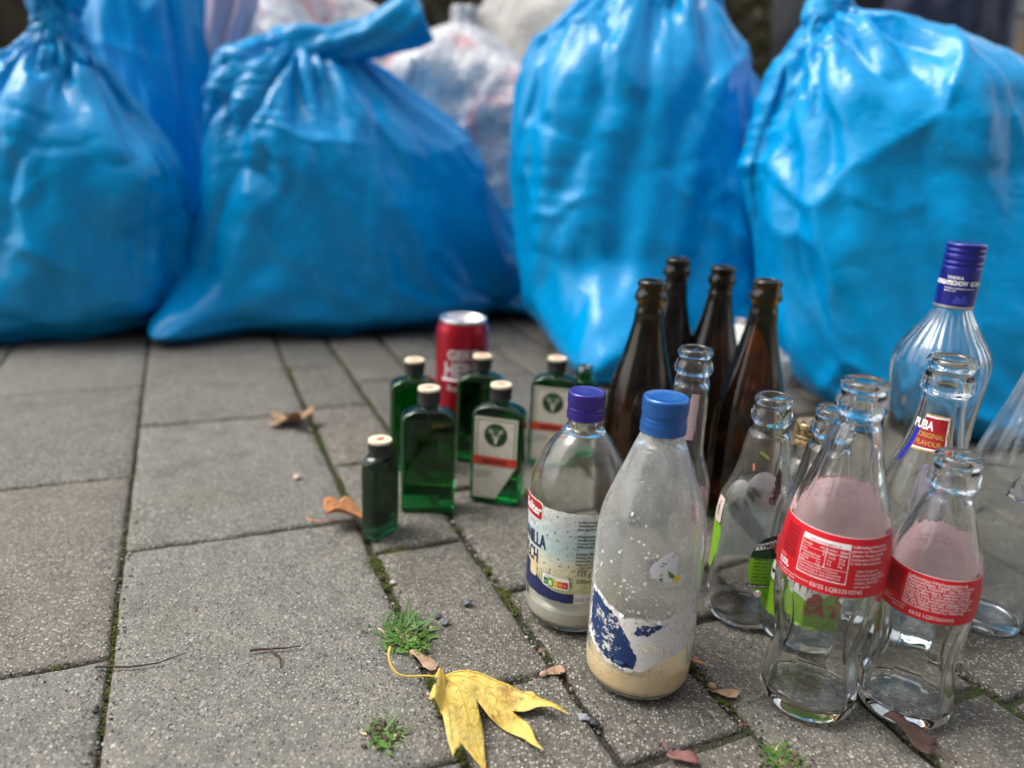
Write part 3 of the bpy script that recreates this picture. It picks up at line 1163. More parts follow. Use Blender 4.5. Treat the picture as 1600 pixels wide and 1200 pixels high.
# ---- flat artwork wrapped on a round (or flat) body
class Art:
    """collects flat shapes in millimetres (u along the girth, v = height) on layers, then wraps them"""
    def __init__(s):
        s.bm = bmesh.new()
        s.mats = []

    def mi(s, mat):
        if mat not in s.mats:
            s.mats.append(mat)
        return s.mats.index(mat)

    def poly(s, pts, mat, layer=0):
        vs = [s.bm.verts.new((u, layer, v)) for u, v in pts]
        f = s.bm.faces.new(vs)
        f.material_index = s.mi(mat)
        return f

    def rect(s, u0, v0, u1, v1, mat, layer=0):
        return s.poly([(u0, v0), (u1, v0), (u1, v1), (u0, v1)], mat, layer)

    def rrect(s, u0, v0, u1, v1, rad, mat, layer=0):
        pts = []
        for cx, cy_, a0 in ((u1 - rad, v0 + rad, -90), (u1 - rad, v1 - rad, 0), (u0 + rad, v1 - rad, 90), (u0 + rad, v0 + rad, 180)):
            for k in range(6):
                a = R(a0 + 18 * k)
                pts.append((cx + rad * math.cos(a), cy_ + rad * math.sin(a)))
        return s.poly(pts, mat, layer)

    def disc(s, u, v, ru, rv, mat, layer=0, n=28):
        return s.poly([(u + ru * math.cos(2 * PI * k / n), v + rv * math.sin(2 * PI * k / n)) for k in range(n)], mat, layer)

    def ragged(s, pts, mat, layer=0, amp=1.0, step=2.0, seed=0, edges=None):
        """polygon with torn edges"""
        out = []
        n = len(pts)
        for i in range(n):
            a, b = pts[i], pts[(i + 1) % n]
            ln = math.hypot(b[0] - a[0], b[1] - a[1])
            k = max(1, int(ln / step))
            torn = edges is None or i in edges
            for j in range(k):
                f = j / k
                x, y = a[0] + (b[0] - a[0]) * f, a[1] + (b[1] - a[1]) * f
                if torn and j:
                    nx, ny = (b[1] - a[1]) / ln, -(b[0] - a[0]) / ln
                    o_ = noise.noise(Vector((x * .35 + seed, y * .35, seed))) * amp * 1.6 + noise.noise(Vector((x * 1.4, y * 1.4, seed))) * amp * .8
                    x, y = x + nx * o_, y + ny * o_
                out.append((x, y))
        return s.poly(out, mat, layer)

    def text(s, txt, u, v, size, mat, layer=0, align='LEFT', bold=0.0, xs=1.0, rot=0.0, shear=0.0, space=1.0, mirror=False):
        cu = bpy.data.curves.new('t', 'FONT')
        cu.body = txt
        cu.size = size
        cu.align_x = align
        cu.offset = bold
        cu.shear = shear
        cu.space_character = space
        cu.resolution_u = 2 if size < 4 else 4
        ob = bpy.data.objects.new('t', cu)
        COL.objects.link(ob)
        dg = bpy.context.evaluated_depsgraph_get()
        me = bpy.data.meshes.new_from_object(ob.evaluated_get(dg))
        bpy.data.objects.remove(ob, do_unlink=True)
        bpy.data.curves.remove(cu)
        k = s.mi(mat)
        cr, sr = math.cos(rot), math.sin(rot)
        vs = []
        for q in me.vertices:
            x, y = q.co.x * xs * (-1 if mirror else 1), q.co.y
            vs.append(s.bm.verts.new((u + x * cr - y * sr, layer, v + x * sr + y * cr)))
        for p in me.polygons:
            try:
                f = s.bm.faces.new([vs[i] for i in p.vertices])
                f.material_index = k
            except ValueError:
                pass
        bpy.data.meshes.remove(me)

    def cut(s, du, dv):
        for ax, st in ((0, du), (2, dv)):
            if not st or not s.bm.verts:
                continue
            lo = min(v.co[ax] for v in s.bm.verts)
            hi = max(v.co[ax] for v in s.bm.verts)
            q = lo + st
            while q < hi:
                no = Vector((0, 0, 0))
                no[ax] = 1
                co = Vector((0, 0, 0))
                co[ax] = q
                bmesh.ops.bisect_plane(s.bm, geom=s.bm.verts[:] + s.bm.edges[:] + s.bm.faces[:], plane_co=co, plane_no=no)
                q += st

    def wrap(s, name, bottle, rref, parent=None, off=.0004, lay=.00012, du=2.5, dv=4, shift=0.0, vshift=0.0):
        bmesh.ops.triangulate(s.bm, faces=[f for f in s.bm.faces if len(f.verts) > 4])
        s.cut(du, dv)
        for v in s.bm.verts:
            u, l, z = (v.co.x + shift) * MM, v.co.y, (v.co.z + vshift) * MM
            a = u / (rref * MM)
            r = bottle.r(z) + off + l * lay + (bottle.mod(a, z) * MM if bottle.mod else 0)
            v.co = (r * math.sin(a), -r * math.cos(a), z)
        return bm_obj(name, s.bm, s.mats, parent or bottle.t, True)

    def flat(s, name, parent, y, lay=.00012, loc=(0, 0, 0), rz=0.0):
        for v in s.bm.verts:
            v.co = (v.co.x * MM, -(y * MM + v.co.y * lay), v.co.z * MM)
        o = bm_obj(name, s.bm, s.mats, parent)
        o.rotation_euler = (0, 0, rz)
        return o


def cap(bt, name, z0, z1, r, mat, ribs=90, top=None, rings=((.42, .9),), knurl=(.55, .9)):
    """screw cap: skirt with knurled band, rolled grooves, slightly rounded top"""
    bm = bmesh.new()
    seg = 144
    prof = []
    n = 40
    for j in range(n + 1):
        f = j / n
        z = z0 + (z1 - z0) * f
        rr = r
        for g, dep in rings:
            rr -= .55 * dep * math.exp(-((f - g) / .05) ** 2)
        if f > .93:
            rr -= .9 * ((f - .93) / .07) ** 2
        if f < .05:
            rr += .25
        prof.append((z, rr, knurl[0] < f < knurl[1] or .12 < f < .26))
    rs = []
    for z, rr, kn in prof:
        rs.append([bm.verts.new(((rr + (.22 * math.cos(ribs * 2 * PI * k / seg * .5) if kn else 0)) * MM * math.sin(2 * PI * k / seg), -(rr + (.22 * math.cos(ribs * PI * k / seg) if kn else 0)) * MM * math.cos(2 * PI * k / seg), z * MM)) for k in range(seg)])
    for rr, dz in ((r - 1.6, .25), (r - 2.3, -.1), (r * .5, -.05)):
        rs.append([bm.verts.new((rr * MM * math.sin(2 * PI * k / seg), -rr * MM * math.cos(2 * PI * k / seg), (z1 + dz) * MM)) for k in range(seg)])
    for a, b in zip(rs, rs[1:]):
        for k in range(seg):
            bm.faces.new((a[k], a[(k + 1) % seg], b[(k + 1) % seg], b[k]))
    bm.faces.new(rs[-1])
    bm.faces.new(rs[0][::-1])
    bmesh.ops.recalc_face_normals(bm, faces=bm.faces)
    return bm_obj(name, bm, mat, bt.t if isinstance(bt, Bottle) else bt, True)


# paints and papers
RED = varied('label_red', (.58, .008, .018), .35, .08, 300)
WHT = simple('print_white', (.8, .78, .78), .5)
PWH = simple('print_pinkish_white', (.78, .55, .56), .5)
NAVY = simple('print_navy', (.012, .02, .085), .45)
BLK = simple('print_black', (.012, .012, .014), .5)
def papery(name, a, b_, scale=90, through=.5):
    t = NT(name)
    n = t.noise(t.co(), scale, 4, .6)
    c = t.ramp(n, [(.3, a), (.7, b_)])
    t.set(base=c, rough=.6)
    tr = t.n('ShaderNodeBsdfTranslucent')
    t.l(c, tr.inputs['Color'])
    mx = t.n('ShaderNodeMixShader')
    mx.inputs[0].default_value = through
    t.l(t.b.outputs[0], mx.inputs[1])
    t.l(tr.outputs[0], mx.inputs[2])
    t.l(mx.outputs[0], t.out.inputs[0])
    return t.m


PINK = papery('label_back_pinkish', (.86, .54, .55), (.94, .64, .65), 90, .6)
PINK2 = papery('label_back_writing', (.97, .93, .94), (.98, .95, .95), 90, .75)
GRN = varied('label_lime', (.19, .42, .015), .4, .12, 200)
DGR = simple('label_dark_green', (.01, .05, .02), .45)
CREAM = varied('label_cream', (.66, .62, .52), .6, .12, 200)
JRED = varied('label_orange_red', (.62, .06, .02), .5, .15, 160)
GOLD = simple('print_gold', (.45, .28, .06), .4)

clear_a = glass_material('clear_glass_clean', (.975, .992, .972), 0, .04, .03, film=.0, dirtcut=.66, seed=1)
clear_b = glass_material('clear_glass_dusty', (.98, .99, .98), 0, .06, .07, film=.004, dirtcut=.62, seed=2)
clear_c = glass_material('clear_glass_soiled', (.97, .98, .97), 0, .14, .16, (.38, .34, .27), film=.008, dirtcut=.56, seed=3)
milky = glass_material('milky_glass', (.97, .98, .97), .06, .16, .35, (.74, .75, .72), film=.11, dirtcut=.5, seed=4)
milky2 = glass_material('film_stained_glass', (.97, .98, .96), 0, .22, .12, (.5, .42, .28), film=.012, dirtcut=.60, seed=5)
amber = glass_material('amber_glass', (.26, .12, .022), 0, .08, .12, (.2, .17, .12), film=.004, dirtcut=.6, seed=6)
amber2 = glass_material('amber_glass_dusty', (.11, .048, .016), 0, .14, .14, (.16, .14, .11), film=.02, dirtcut=.56, seed=7)
green = glass_material('green_glass', (.018, .34, .09), 0, .06, .05, (.10, .16, .10), film=.008, dirtcut=.6, seed=8)
green_d = glass_material('green_glass_dusty', (.03, .22, .08), 0, .25, .1, (.10, .12, .10), film=.05, dirtcut=.5, seed=9)

G_CLEAR = 'clear glass bottles standing on the paving'
G_BEER = 'brown beer bottles'
G_FLASK = 'small green flat flasks'


def lines(a, rows, u0, v0, size, lead, mat, layer, width, xs=1.0, bold=.03, rot=0):
    for i, tx in enumerate(rows):
        a.text(tx, u0, v0 - lead * i, size, mat, layer, bold=bold, xs=xs, rot=rot)


# ---- milk bottle with blue cap
def milk_bottle():
    b = Bottle('milk_bottle', 'frosted milk bottle with blue screw cap and cream milk left in the bottom', (.1018, .4807),
               [(0, 29), (3, 33.5), (8, 36.6), (16, 37.6), (40, 37.9), (70, 38), (100, 38), (118, 37.4), (132, 35.2), (148, 30), (163, 24.2), (178, 18.6), (188, 14.6), (192, 13.2), (205, 13.0), (211, 12.4)],
               milky, 2.4, 6)
    milk = NT('milk')
    n = milk.noise(milk.co(), 60, 4)
    milk.set(base=milk.ramp(n, [(.3, (.96, .70, .36)), (.7, (.98, .78, .44))]), rough=.35, sss=.0)
    b.liquid(.0235, milk.m)
    blue = varied('blue_lacquer', (.01, .10, .36), .3, .12, 80, metal=.35, coat=.4)
    cap(b, 'screw_cap', 191, 215, 15.3, blue, rings=((.45, 1.0), (.33, .6)))
    # remains of the printed label
    pb = NT('torn_navy_print')
    n = pb.noise(pb.co('Object', (1, 1, 1.6)), 260, 4, .7)
    n2 = pb.noise(pb.co(), 60, 3, .6)
    f = pb.math('ADD', pb.math('MULTIPLY', n, .6), pb.math('MULTIPLY', n2, .5))
    pb.set(base=pb.ramp(f, [(.60, (.006, .032, .12)), (.62, (.62, .61, .58))]), rough=.6)
    pw = NT('torn_white_paper')
    n = pw.noise(pw.co(), 330, 4, .7)
    n2 = pw.noise(pw.co(), 90, 3)
    tr = pw.ramp(pw.math('ADD', pw.math('MULTIPLY', n, .7), pw.math('MULTIPLY', n2, .3)), [(.40, 0), (.45, 1)])
    pw.set(base=(.68, .67, .66), rough=.7, alpha=tr)
    pw2 = NT('paper_scrap')
    n = pw2.noise(pw2.co(), 200, 4, .7)
    pw2.set(base=pw2.ramp(n, [(.38, (.05, .06, .14)), (.43, (.66, .66, .68))]), rough=.7)
    a = Art()
    a.ragged([(-46, 38), (-24, 30), (-4, 27), (10, 33), (36, 44), (46, 66), (40, 76), (10, 70), (-10, 69), (-44, 80)], pw.m, 0, 1.8, 1.6, 3)
    a.ragged([(-44, 44), (-26, 33), (-10, 29), (-2, 30), (-1, 42), (-9, 52), (-16, 66), (-42, 76)], pb.m, 1, 2.2, 1.6, 5)
    a.ragged([(-4, 58), (7, 59), (16, 67), (4, 66), (-2, 64)], pb.m, 1, 1.6, 1.2, 7)
    a.ragged([(3, 102), (12, 99), (18, 98), (26, 103), (19, 106), (20, 116), (14, 121), (8, 117), (2, 110)], pw2.m, 0, 2.2, 1.4, 9)
    a.poly([(13, 108), (16, 106.5), (19.5, 103), (19, 101.5), (15, 103)], simple('print_leaf_green', (.08, .22, .03), .5), 2)
    a.disc(20.2, 101.6, 2.6, 2.6, simple('print_yellow', (.75, .55, .06), .5), 3)
    a.ragged([(-36, 78), (-30, 76), (-24, 66), (-20, 60), (-24, 62), (-33, 70)], pw.m, 0, 1.5, 1.2, 12)
    # flakes of dried milk
    rng = random.Random(5)
    fl = simple('dried_milk', (.72, .70, .64), .7)
    for _ in range(330):
        u, v = rng.gauss(4, 20), rng.gauss(84, 24)
        if not (56 < v < 165) or abs(u) > 50:
            continue
        q = rng.random() ** 4 * 1.1 + .22
        n_ = 7
        ph = rng.random() * 6
        a.poly([(u + q * rng.uniform(.6, 1.2) * math.cos(2 * PI * k / n_ + ph), v + q * rng.uniform(.6, 1.3) * math.sin(2 * PI * k / n_ + ph)) for k in range(n_)], fl, 1)
    a.wrap('label_remains', b, 38, off=.0003)


milk_bottle()


# ---- vanilla milk bottle
def vanilla_bottle():
    b = Bottle('milk_bottle', 'round-shouldered milk bottle with violet cap and a dirty vanilla milk label', (.0573, .556),
               [(0, 30), (3, 34), (8, 36.6), (16, 37.4), (40, 37.6), (70, 38), (95, 39.2), (110, 39.4), (124, 37.6), (138, 32.5), (152, 24), (161, 16.5), (168, 12.4), (174, 11.4), (186, 11.4), (190, 11)],
               milky2, 2.4, 6, rzoff=0)
    mk = NT('whey')
    mk.set(base=(.62, .60, .50), rough=.15)
    b.liquid(.0195, mk.m)
    vio = varied('violet_lacquer', (.03, .012, .22), .3, .15, 80, metal=.35, coat=.4)
    cap(b, 'screw_cap', 171, 192, 14.2, vio, rings=((.45, 1.0), (.3, .5)))
    pp = NT('soaked_label_paper')
    co = pp.co()
    sep = pp.n('ShaderNodeSeparateXYZ')
    pp.l(co, sep.inputs[0])
    nb = pp.noise(co, 30, 4, .6)
    zz = pp.math('ADD', sep.outputs[2], pp.math('MULTIPLY', nb, .028))
    g = pp.ramp(pp.math('MULTIPLY', zz, 8), [(.36, (.33, .40, .16)), (.48, (.50, .50, .28)), (.62, (.62, .57, .42)), (.72, (.40, .55, .55)), (.84, (.50, .58, .58)), (.95, (.60, .62, .60))])
    sp = pp.noise(co, 480, 3, .6)
    g = pp.mix(pp.ramp(sp, [(.34, 1), (.40, 0)]), g, (.13, .14, .10))
    g = pp.mix(pp.ramp(pp.noise(co, 130, 4, .7), [(.6, 0), (.72, .8)]), g, (.68, .62, .48))
    pp.set(base=g, rough=.6, normal=pp.bump(pp.noise(co, 150, 3), .0006))
    a = Art()
    a.ragged([(-70, 31), (60, 30), (60, 108), (-70, 108)], pp.m, 0, .5, 2.5, 2)
    # navy wave at the foot of the label
    pts = [(-70, 30.6)]
    for i in range(0, 23):
        u = -70 + i * 3.8
        pts.append((u, 30.5 + .4 * math.sin(i * 2.1)))
    pts += [(14, 30.6), (14, 39)]
    for u, v in ((6, 38.5), (-4, 39), (-12, 41.5), (-20, 46), (-27, 52), (-36, 55), (-48, 52), (-60, 48), (-70, 46)):
        pts.append((u, v))
    a.poly(pts, NAVY, 1)
    a.rect(14.5, 31, 30, 39.5, simple('date_box', (.62, .57, .56), .6), 1)
    a.text('26.05.24', 15.2, 33, 4.2, NAVY, 2, xs=.85)
    # glass of milk picture and grass
    a.rrect(-30, 44, -20.5, 62, 2.5, simple('print_vanilla_milk', (.62, .50, .28), .6), 2)
    rng = random.Random(2)
    for i in range(26):
        u = rng.uniform(-20, 12)
        h = rng.uniform(6, 14)
        a.poly([(u, 44), (u + .5, 44), (u + rng.uniform(-2, 2), 44 + h)], simple('print_grass', (.10, .13, .04), .6) if i == 0 else a.mats[-1], 2)
    a.rrect(-13, 41.5, 10, 51.5, 2, WHT, 3)
    for i, (c, tx) in enumerate((((.01, .16, .05), 'A'), ((.16, .36, .04), 'B'), ((.75, .45, .03), 'C'), ((.62, .16, .02), 'D'), ((.55, .03, .02), 'E'))):
        mt = simple('score_' + tx, c, .5)
        if tx == 'B':
            a.rrect(-8.2, 42.0, -2.8, 49.6, 2, mt, 5)
            a.text('B', -7.0, 43.6, 5.5, WHT, 6, bold=.1)
        else:
            a.rect(-11.8 + i * 4.2, 42.8, -7.7 + i * 4.2, 48.6, mt, 4)
            a.text(tx, -10.9 + i * 4.2, 44.3, 3.2, CREAM, 5)
    a.text('NUTRI-SCORE', -11, 49.5, 1.6, NAVY, 4)
    a.rrect(-66, 94, -15.5, 110, 3.0, CREAM, 2)
    a.rrect(-65, 95, -16.5, 109, 2.6, varied('badge_red', (.36, .012, .02), .5, .2, 200), 3)
    a.text('Saliter', -17.8, 98.6, 11, WHT, 4, 'RIGHT', bold=.28, shear=.25, xs=.85)
    a.text('SEIT 1719', -24, 88.5, 4.6, simple('print_pink_red', (.45, .14, .14), .6), 2, 'RIGHT', space=1.2)
    a.text('VANILLA', -12.0, 71.5, 16.5, NAVY, 3, 'RIGHT', bold=.36, xs=.56)
    a.text('MILCH', -19.5, 57, 16.5, NAVY, 3, 'RIGHT', bold=.36, xs=.56)
    a.text('525 g', 15, 55.5, 5.2, BLK, 3)
    a.text('500 ml', 15, 49.0, 5.2, BLK, 3)
    lines(a, ['im Milchmischgetränk mit', 'Vollmilchgeschmack und', 'feiner Bourbonvanille', '', 'Wärmebehandelt Zutaten:', 'Vollmilch, Zucker, Stärke', 'mit echter Vanille, Salz', 'ultrahocherhitzt. 3,5 %', '', 'Kühl lagern, Milch gut', 'Schütteln. Nach Öffnen', 'gekühlt haltbar und bald', 'verbrauchen. Pfand 0,15'], 13.5, 101, 2.9, 3.05, BLK, 2, 28, xs=.72, bold=.04)
    lines(a, ['J. Saliter GmbH', 'D-87634'], 15.5, 62, 2.6, 2.8, BLK, 2, 28, xs=.8)
    a.wrap('label', b, 39, shift=-12)


vanilla_bottle()


# ---- contour bottles with red label
def contour(name, label, loc, prof, zl, zt, h, big):
    def mod(a, z):
        f = max(0, min(1, (z - .010) / .010)) * max(0, min(1, (zl * MM - .004 - z) / .008))
        g = max(0, min(1, (z - zt * MM - .012) / .012)) * max(0, min(1, (h * MM - .040 - z) / .02))
        k = 10
        w_ = abs(math.cos(a * k / 2))
        return -(f * .95 + g * .6) * (1 - w_ ** .6) * 1.6 + 0
    b = Bottle(name, label, loc, prof, clear_a, 3.0, 9, mod, 120, G_CLEAR)
    a = Art()
    w_ = 48 if big else 42
    rr = 33 if big else 29
    # far side of the sleeve label with its paler back, torn upper edge (seen through the glass)
    hw = PI * rr
    back = [(hw - 54, zl), (hw + 54, zl), (hw + 54, zt + 3), (hw + 38, zt + 14), (hw + 20, zt + 17), (hw - 4, zt + 19), (hw - 20, zt + 17), (hw - 30, zt + 22), (hw - 38, zt + 13), (hw - 54, zt + 7)]
    a.ragged(back, PINK, 0, 2.4, 1.6, 3, edges=(1, 2, 3, 4, 5, 6, 7, 8))
    a.text('Coca-Cola', hw + 26, zt + 1, 17 if big else 15, PINK2, -1, 'LEFT', shear=.35, xs=.62, mirror=True, bold=.25)
    a.rect(-w_ - (8 if big else 4), zl, w_, zt, RED, 1)
    a.poly([(-w_ - 4, zt), (w_, zt), (w_, zt + .6), (-w_ - 4, zt + .6)], PWH, 1)
    dk = simple('label_barcode_maroon', (.16, .004, .01), .4) if 'label_barcode_maroon' not in bpy.data.materials else bpy.data.materials['label_barcode_maroon']
    if big:
        for k in range(22):
            a.rect(-43, zt - 4 - k * .95, -30, zt - 4 - k * .95 - (.32 + .3 * ((k * 7) % 3 == 0)), dk, 2)
        a.text('e 330 ml', -44, zt - 27.5, 2.0, PWH, 2, rot=-.0)
        a.text('0,33L', -43.5, zt - 33.0, 5.6, WHT, 2, bold=.25, xs=.8)
        lines(a, ['Mehrwegflasche aus Deutschland', 'Coca-Cola.de · Berlin'], -43.5, zt - 36.2, 1.9, 2.2, PWH, 2, 20)
        # nutrition table
        u0, u1, v0, v1 = -27, 3, zt - 31, zt - 4
        for q in ((u0, v0, u1, v0 + .4), (u0, v1 - .4, u1, v1), (u0, v0, u0 + .4, v1), (u1 - .4, v0, u1, v1), (-11, v0 + 9, -10.7, v1 - 4.6), (u0, v0 + 8.6, u1, v0 + 8.9), (u0, v1 - 8, u1, v1 - 7.8)):
            a.rect(*q, WHT, 2)
        a.rect(u0, v1 - 3.6, u1, v1, WHT, 2)
        a.text('Nährwertangaben je', -22, v1 - 2.9, 2.6, RED, 3, xs=.9)
        lines(a, ['Energie        180 kJ', '                      42 kcal', 'Fett                 0 g', 'Kohlenhydrate', '  davon Zucker', 'Eiweiß        0 g', 'Salz            0 g'], u0 + 1, v1 - 6.4, 2.1, 2.0, PWH, 2, 20)
        lines(a, ['100ml', '10,6g', '10,6g', '0 g', '0 g'], -9.5, v1 - 6.4, 2.0, 2.4, PWH, 2, 20)
        lines(a, ['250ml', '450kJ', '27 g', '27 g', '0 g'], -3, v1 - 6.4, 2.0, 2.4, WHT, 2, 20)
        lines(a, ['Diese Packung enthält 1,3 Portionen.', '*Referenzmenge für einen durchschnitt-', 'lichen Erwachsenen (8400 kJ/2000 kcal)', 'Bei kühler Lagerung mindestens halt-'], u0 + 1, v0 + 6.4, 2.0, 2.1, PWH, 2, 28, xs=.8)
        lines(a, ['Koffeinhaltiges Erfrischungs-', 'getränk mit Pflanzenextrakten', 'Zutaten: Wasser, Zucker,', 'Kohlensäure, Farbstoff', 'E 150d, Säuerungsmittel'], 4, zt - 6, 2.4, 2.7, PWH, 2, 30, xs=.9, bold=.06)
        lines(a, ['Ohne Zusatz von', 'Konservierungsstoffen', 'Coca-Cola GmbH, Berlin', 'Hotline: 0800-2232', 'wir recyceln'], 8, zt - 22, 2.4, 2.7, PWH, 2, 30, xs=.9, bold=.06)
        a.text('03/25 LQB32510745', -17, zl + 2.6, 4.2, WHT, 2, xs=.88)
    else:
        for k in range(20):
            a.rect(-30, zt - 2 - k * .9, -17.5, zt - 2 - k * .9 - (.3 + .3 * ((k * 5) % 3 == 0)), dk, 2)
        lines(a, ['Koffeinhaltiges Erfrischungsgetränk mit', 'Pflanzenextrakten. Zutaten: Wasser, Zucker,', 'Kohlensäure, Farbstoff E 150d, Säuerungs-', 'mittel Phosphorsäure, natürliches Aroma,', 'Aroma Koffein. 100 ml enthalten: Energie', '180 kJ (42 kcal), Kohlenhydrate 10,6 g davon', 'Zucker 10,6 g. Enthält geringfügige Mengen', 'von Fett, Eiweiß und Salz. Kühl lagern und', 'nach dem Öffnen bald verbrauchen. Bitte vor', 'Wärme schützen. Inhalt 0,2 l Mehrweg'], -15.2, zt - 4, 2.75, 2.12, PWH, 2, 40, xs=.86, bold=.07)
        lines(a, ['e 200 ml', 'Mehrweg'], -29, zl + 7, 1.8, 2.0, PWH, 2, 20)
        lines(a, ['Mindestens', 'haltbar bis:'], -21.5, zl + 5.4, 2.0, 2.3, PWH, 2, 20)
        a.text('03/25 LQB3265HH2', -9.5, zl + 2.4, 3.7, WHT, 2, xs=.84)
    a.wrap('label', b, rr, du=2.2, dv=3, shift=7 if big else 2)
    # amber rim of drink dried above the thick base
    bm = bmesh.new()
    bmesh.ops.create_cone
    ring = []
    zr = .0098
    ri = b.r(zr) - .0031
    for k in range(72):
        a_ = 2 * PI * k / 72
        ring.append(Vector((ri * math.sin(a_) * .97, -ri * math.cos(a_) * .97, zr + .0008)))
    ring.append(ring[0])
    tube(bm, ring, .0006, 6, caps=False)
    am = NT('dried_cola')
    am.set(base=(.25, .10, .01), rough=.1, trans=.5)
    bm_obj('drink_residue', bm, am.m, b.t, True)
    return b


contour('drink_bottle', 'taller waisted clear glass bottle with red nutrition label, frontmost beside the milk bottle', (.2213, .463),
        [(0, 28), (3, 30.5), (9, 32.2), (18, 32.2), (28, 30.4), (42, 28.6), (52, 28.8), (64, 30.6), (76, 33), (86, 34.2), (100, 34.4), (118, 33.9), (132, 33), (146, 30.6), (158, 27.8), (172, 23.6), (188, 19.2), (200, 16.4)] + finish(238)[0:], 103.5, 143.5, 238, True)
contour('drink_bottle', 'shorter waisted clear glass bottle with red text label, front right', (.2891, .4612),
        [(0, 27), (3, 29.5), (9, 31.2), (18, 31), (28, 29), (42, 27), (52, 27.2), (62, 28), (74, 29), (92, 29.5), (106, 29), (120, 26.8), (132, 23.6), (144, 19.8), (156, 16.2)] + finish(192), 85, 116, 192, False)


# ---- clear long-neck fruit drink bottles with green label
def fruit_prof(h=192):
    return [(0, 27), (3, 29.6), (8, 31), (30, 31.4), (60, 31.4), (88, 31.4), (100, 30.6), (110, 28.2), (118, 25.2), (126, 22.0), (138, 19.4), (150, 17.6), (160, 15.9)] + finish(h)


WPB = papery('label_back_pale', (.84, .66, .68), (.86, .88, .80), 24)


def fruit_a():
    b = Bottle('drink_bottle', 'soiled clear long-neck bottle with grass bits in its neck and pale and lime labels', (.2038, .5684), fruit_prof(192), clear_c, 2.4, 5, group=G_CLEAR)
    a = Art()
    # the front label faces away: its pale back shows through the glass
    hw = PI * 31.4
    c0 = hw + 4
    a.ragged([(c0 - 30, 28), (c0 + 34, 28), (c0 + 34, 92), (c0 + 20, 96), (c0 - 10, 92), (c0 - 27, 60)], papery('label_back_green_white', (.74, .84, .76), (.84, .88, .84), 30), 0, .6, 2, 4)
    a.disc(c0 - 10, 92, 19, 19, WPB, -1)
    a.disc(c0 + 18, 88, 14, 14, WPB, -.5)
    a.poly([(c0 - 26, 40), (c0 - 14, 34), (c0 + 26, 72), (c0 + 14, 84)], papery('label_back_banner', (.62, .66, .70), (.66, .70, .74)), -1)
    a.text('TYM', c0 + 14, 66, 19, papery('label_back_letters', (.36, .38, .42), (.40, .42, .45)), -2, 'LEFT', xs=.75, rot=-.72, mirror=True, bold=.3)
    a.wrap('back_of_front_label', b, 31.4, vshift=8)
    a = Art()
    a.ragged([(-46, 24), (-37, 26), (-30, 44), (-28, 62), (-31, 76), (-46, 78)], GRN, 1, .4, 2, 6)
    a.rrect(-41, 68, -29, 92, 2.5, BLK, 2)
    a.rrect(-41, 69, -30, 91, 2, simple('tag_pinkish', (.62, .50, .44), .5), 3)
    a.poly([(-35.5, 74), (-34.6, 74), (-36, 82), (-34, 88), (-35, 88), (-37, 82)], BLK, 4)
    a.wrap('label_edge', b, 31.4, vshift=15)
    a = Art()
    pts = []
    for k in range(30):
        q = 2 * PI * k / 30
        pts.append((27 + 17 * math.cos(q), 52 + 27 * math.sin(q) * (1 if math.sin(q) > 0 else 1.0)))
    a.poly(pts, GRN, 1)
    top = [(27 + 17.4 * math.cos(q), 52 + 27.6 * math.sin(q)) for q in [R(16) + R(148) * k / 14 for k in range(15)]]
    a.poly(top, DGR, 2)
    a.poly([(13, 66), (14.5, 71.5), (41, 81), (41, 74)], WHT, 3)
    a.text('TYMBARK', 15, 67.2, 5.0, BLK, 4, rot=.30, xs=.92, bold=.12)
    a.disc(29, 69.5, 2.6, 2.3, simple('print_apple', (.5, .06, .02), .4), 4)
    lines(a, ['Napój jabłko', 'mięta 250 ml', 'woda, sok 20%', 'jabłkowy i z', 'mięty, cukier', 'aromat, kwas', 'zużyć najlep', 'przed koncem', 'chronić słońce'], 13.5, 61, 2.7, 3.1, DGR, 2, 20, bold=.05)
    a.rect(11, 33.6, 38, 36.4, BLK, 2)
    a.text('MOSiR KARPATY', 12, 34.1, 2.2, WHT, 3, bold=.05)
    a.disc(20, 28.4, 3.2, 3.2, WHT, 2, 8)
    a.text('ECO', 17.9, 28.2, 1.9, JRED, 3, bold=.08)
    a.text('PAK', 17.9, 26.3, 1.9, JRED, 3, bold=.08)
    a.wrap('back_label', b, 31.4, vshift=8, shift=-10)
    # grass bits on the neck
    rng = random.Random(6)
    bm = bmesh.new()
    for k in range(26):
        an = rng.uniform(.1, 1.5)
        z = rng.gauss(.172, .004)
        r0 = b.r(z) + .0006
        p = Vector((r0 * math.sin(an), -r0 * math.cos(an), z))
        d = Vector((rng.uniform(-1, 1), rng.uniform(-1, .2), rng.uniform(-1, 1))).normalized() * rng.uniform(.003, .008)
        tube(bm, [p, p + d * .5, p + d], [.0004, .0003, .0001], 4)
    bm_obj('grass_bits', bm, simple('dry_grass', (.10, .14, .03), .8), b.t)
    a = Art()
    a.poly([(-5, 150), (-4.4, 150.8), (3, 146), (2.6, 145.4)], simple('green_blade', (.22, .3, .04), .6), 0)
    a.poly([(-3, 151.5), (-2.4, 151.8), (3, 147), (2.8, 146.4)], a.mats[0], 0)
    a.poly([(-8, 139), (-6.6, 141), (-5.4, 136), (-6.4, 134)], simple('brown_bit', (.35, .12, .05), .7), 0)
    a.ragged([(6, 112), (9, 114), (12, 124), (13, 136), (11, 140), (9, 130), (7, 122), (5, 116)], varied('wet_leaf_litter', (.05, .022, .018), .6, .5, 200), 0, 2.2, 1.5, 3)
    a.wrap('leaf_litter', b, 18)


fruit_a()


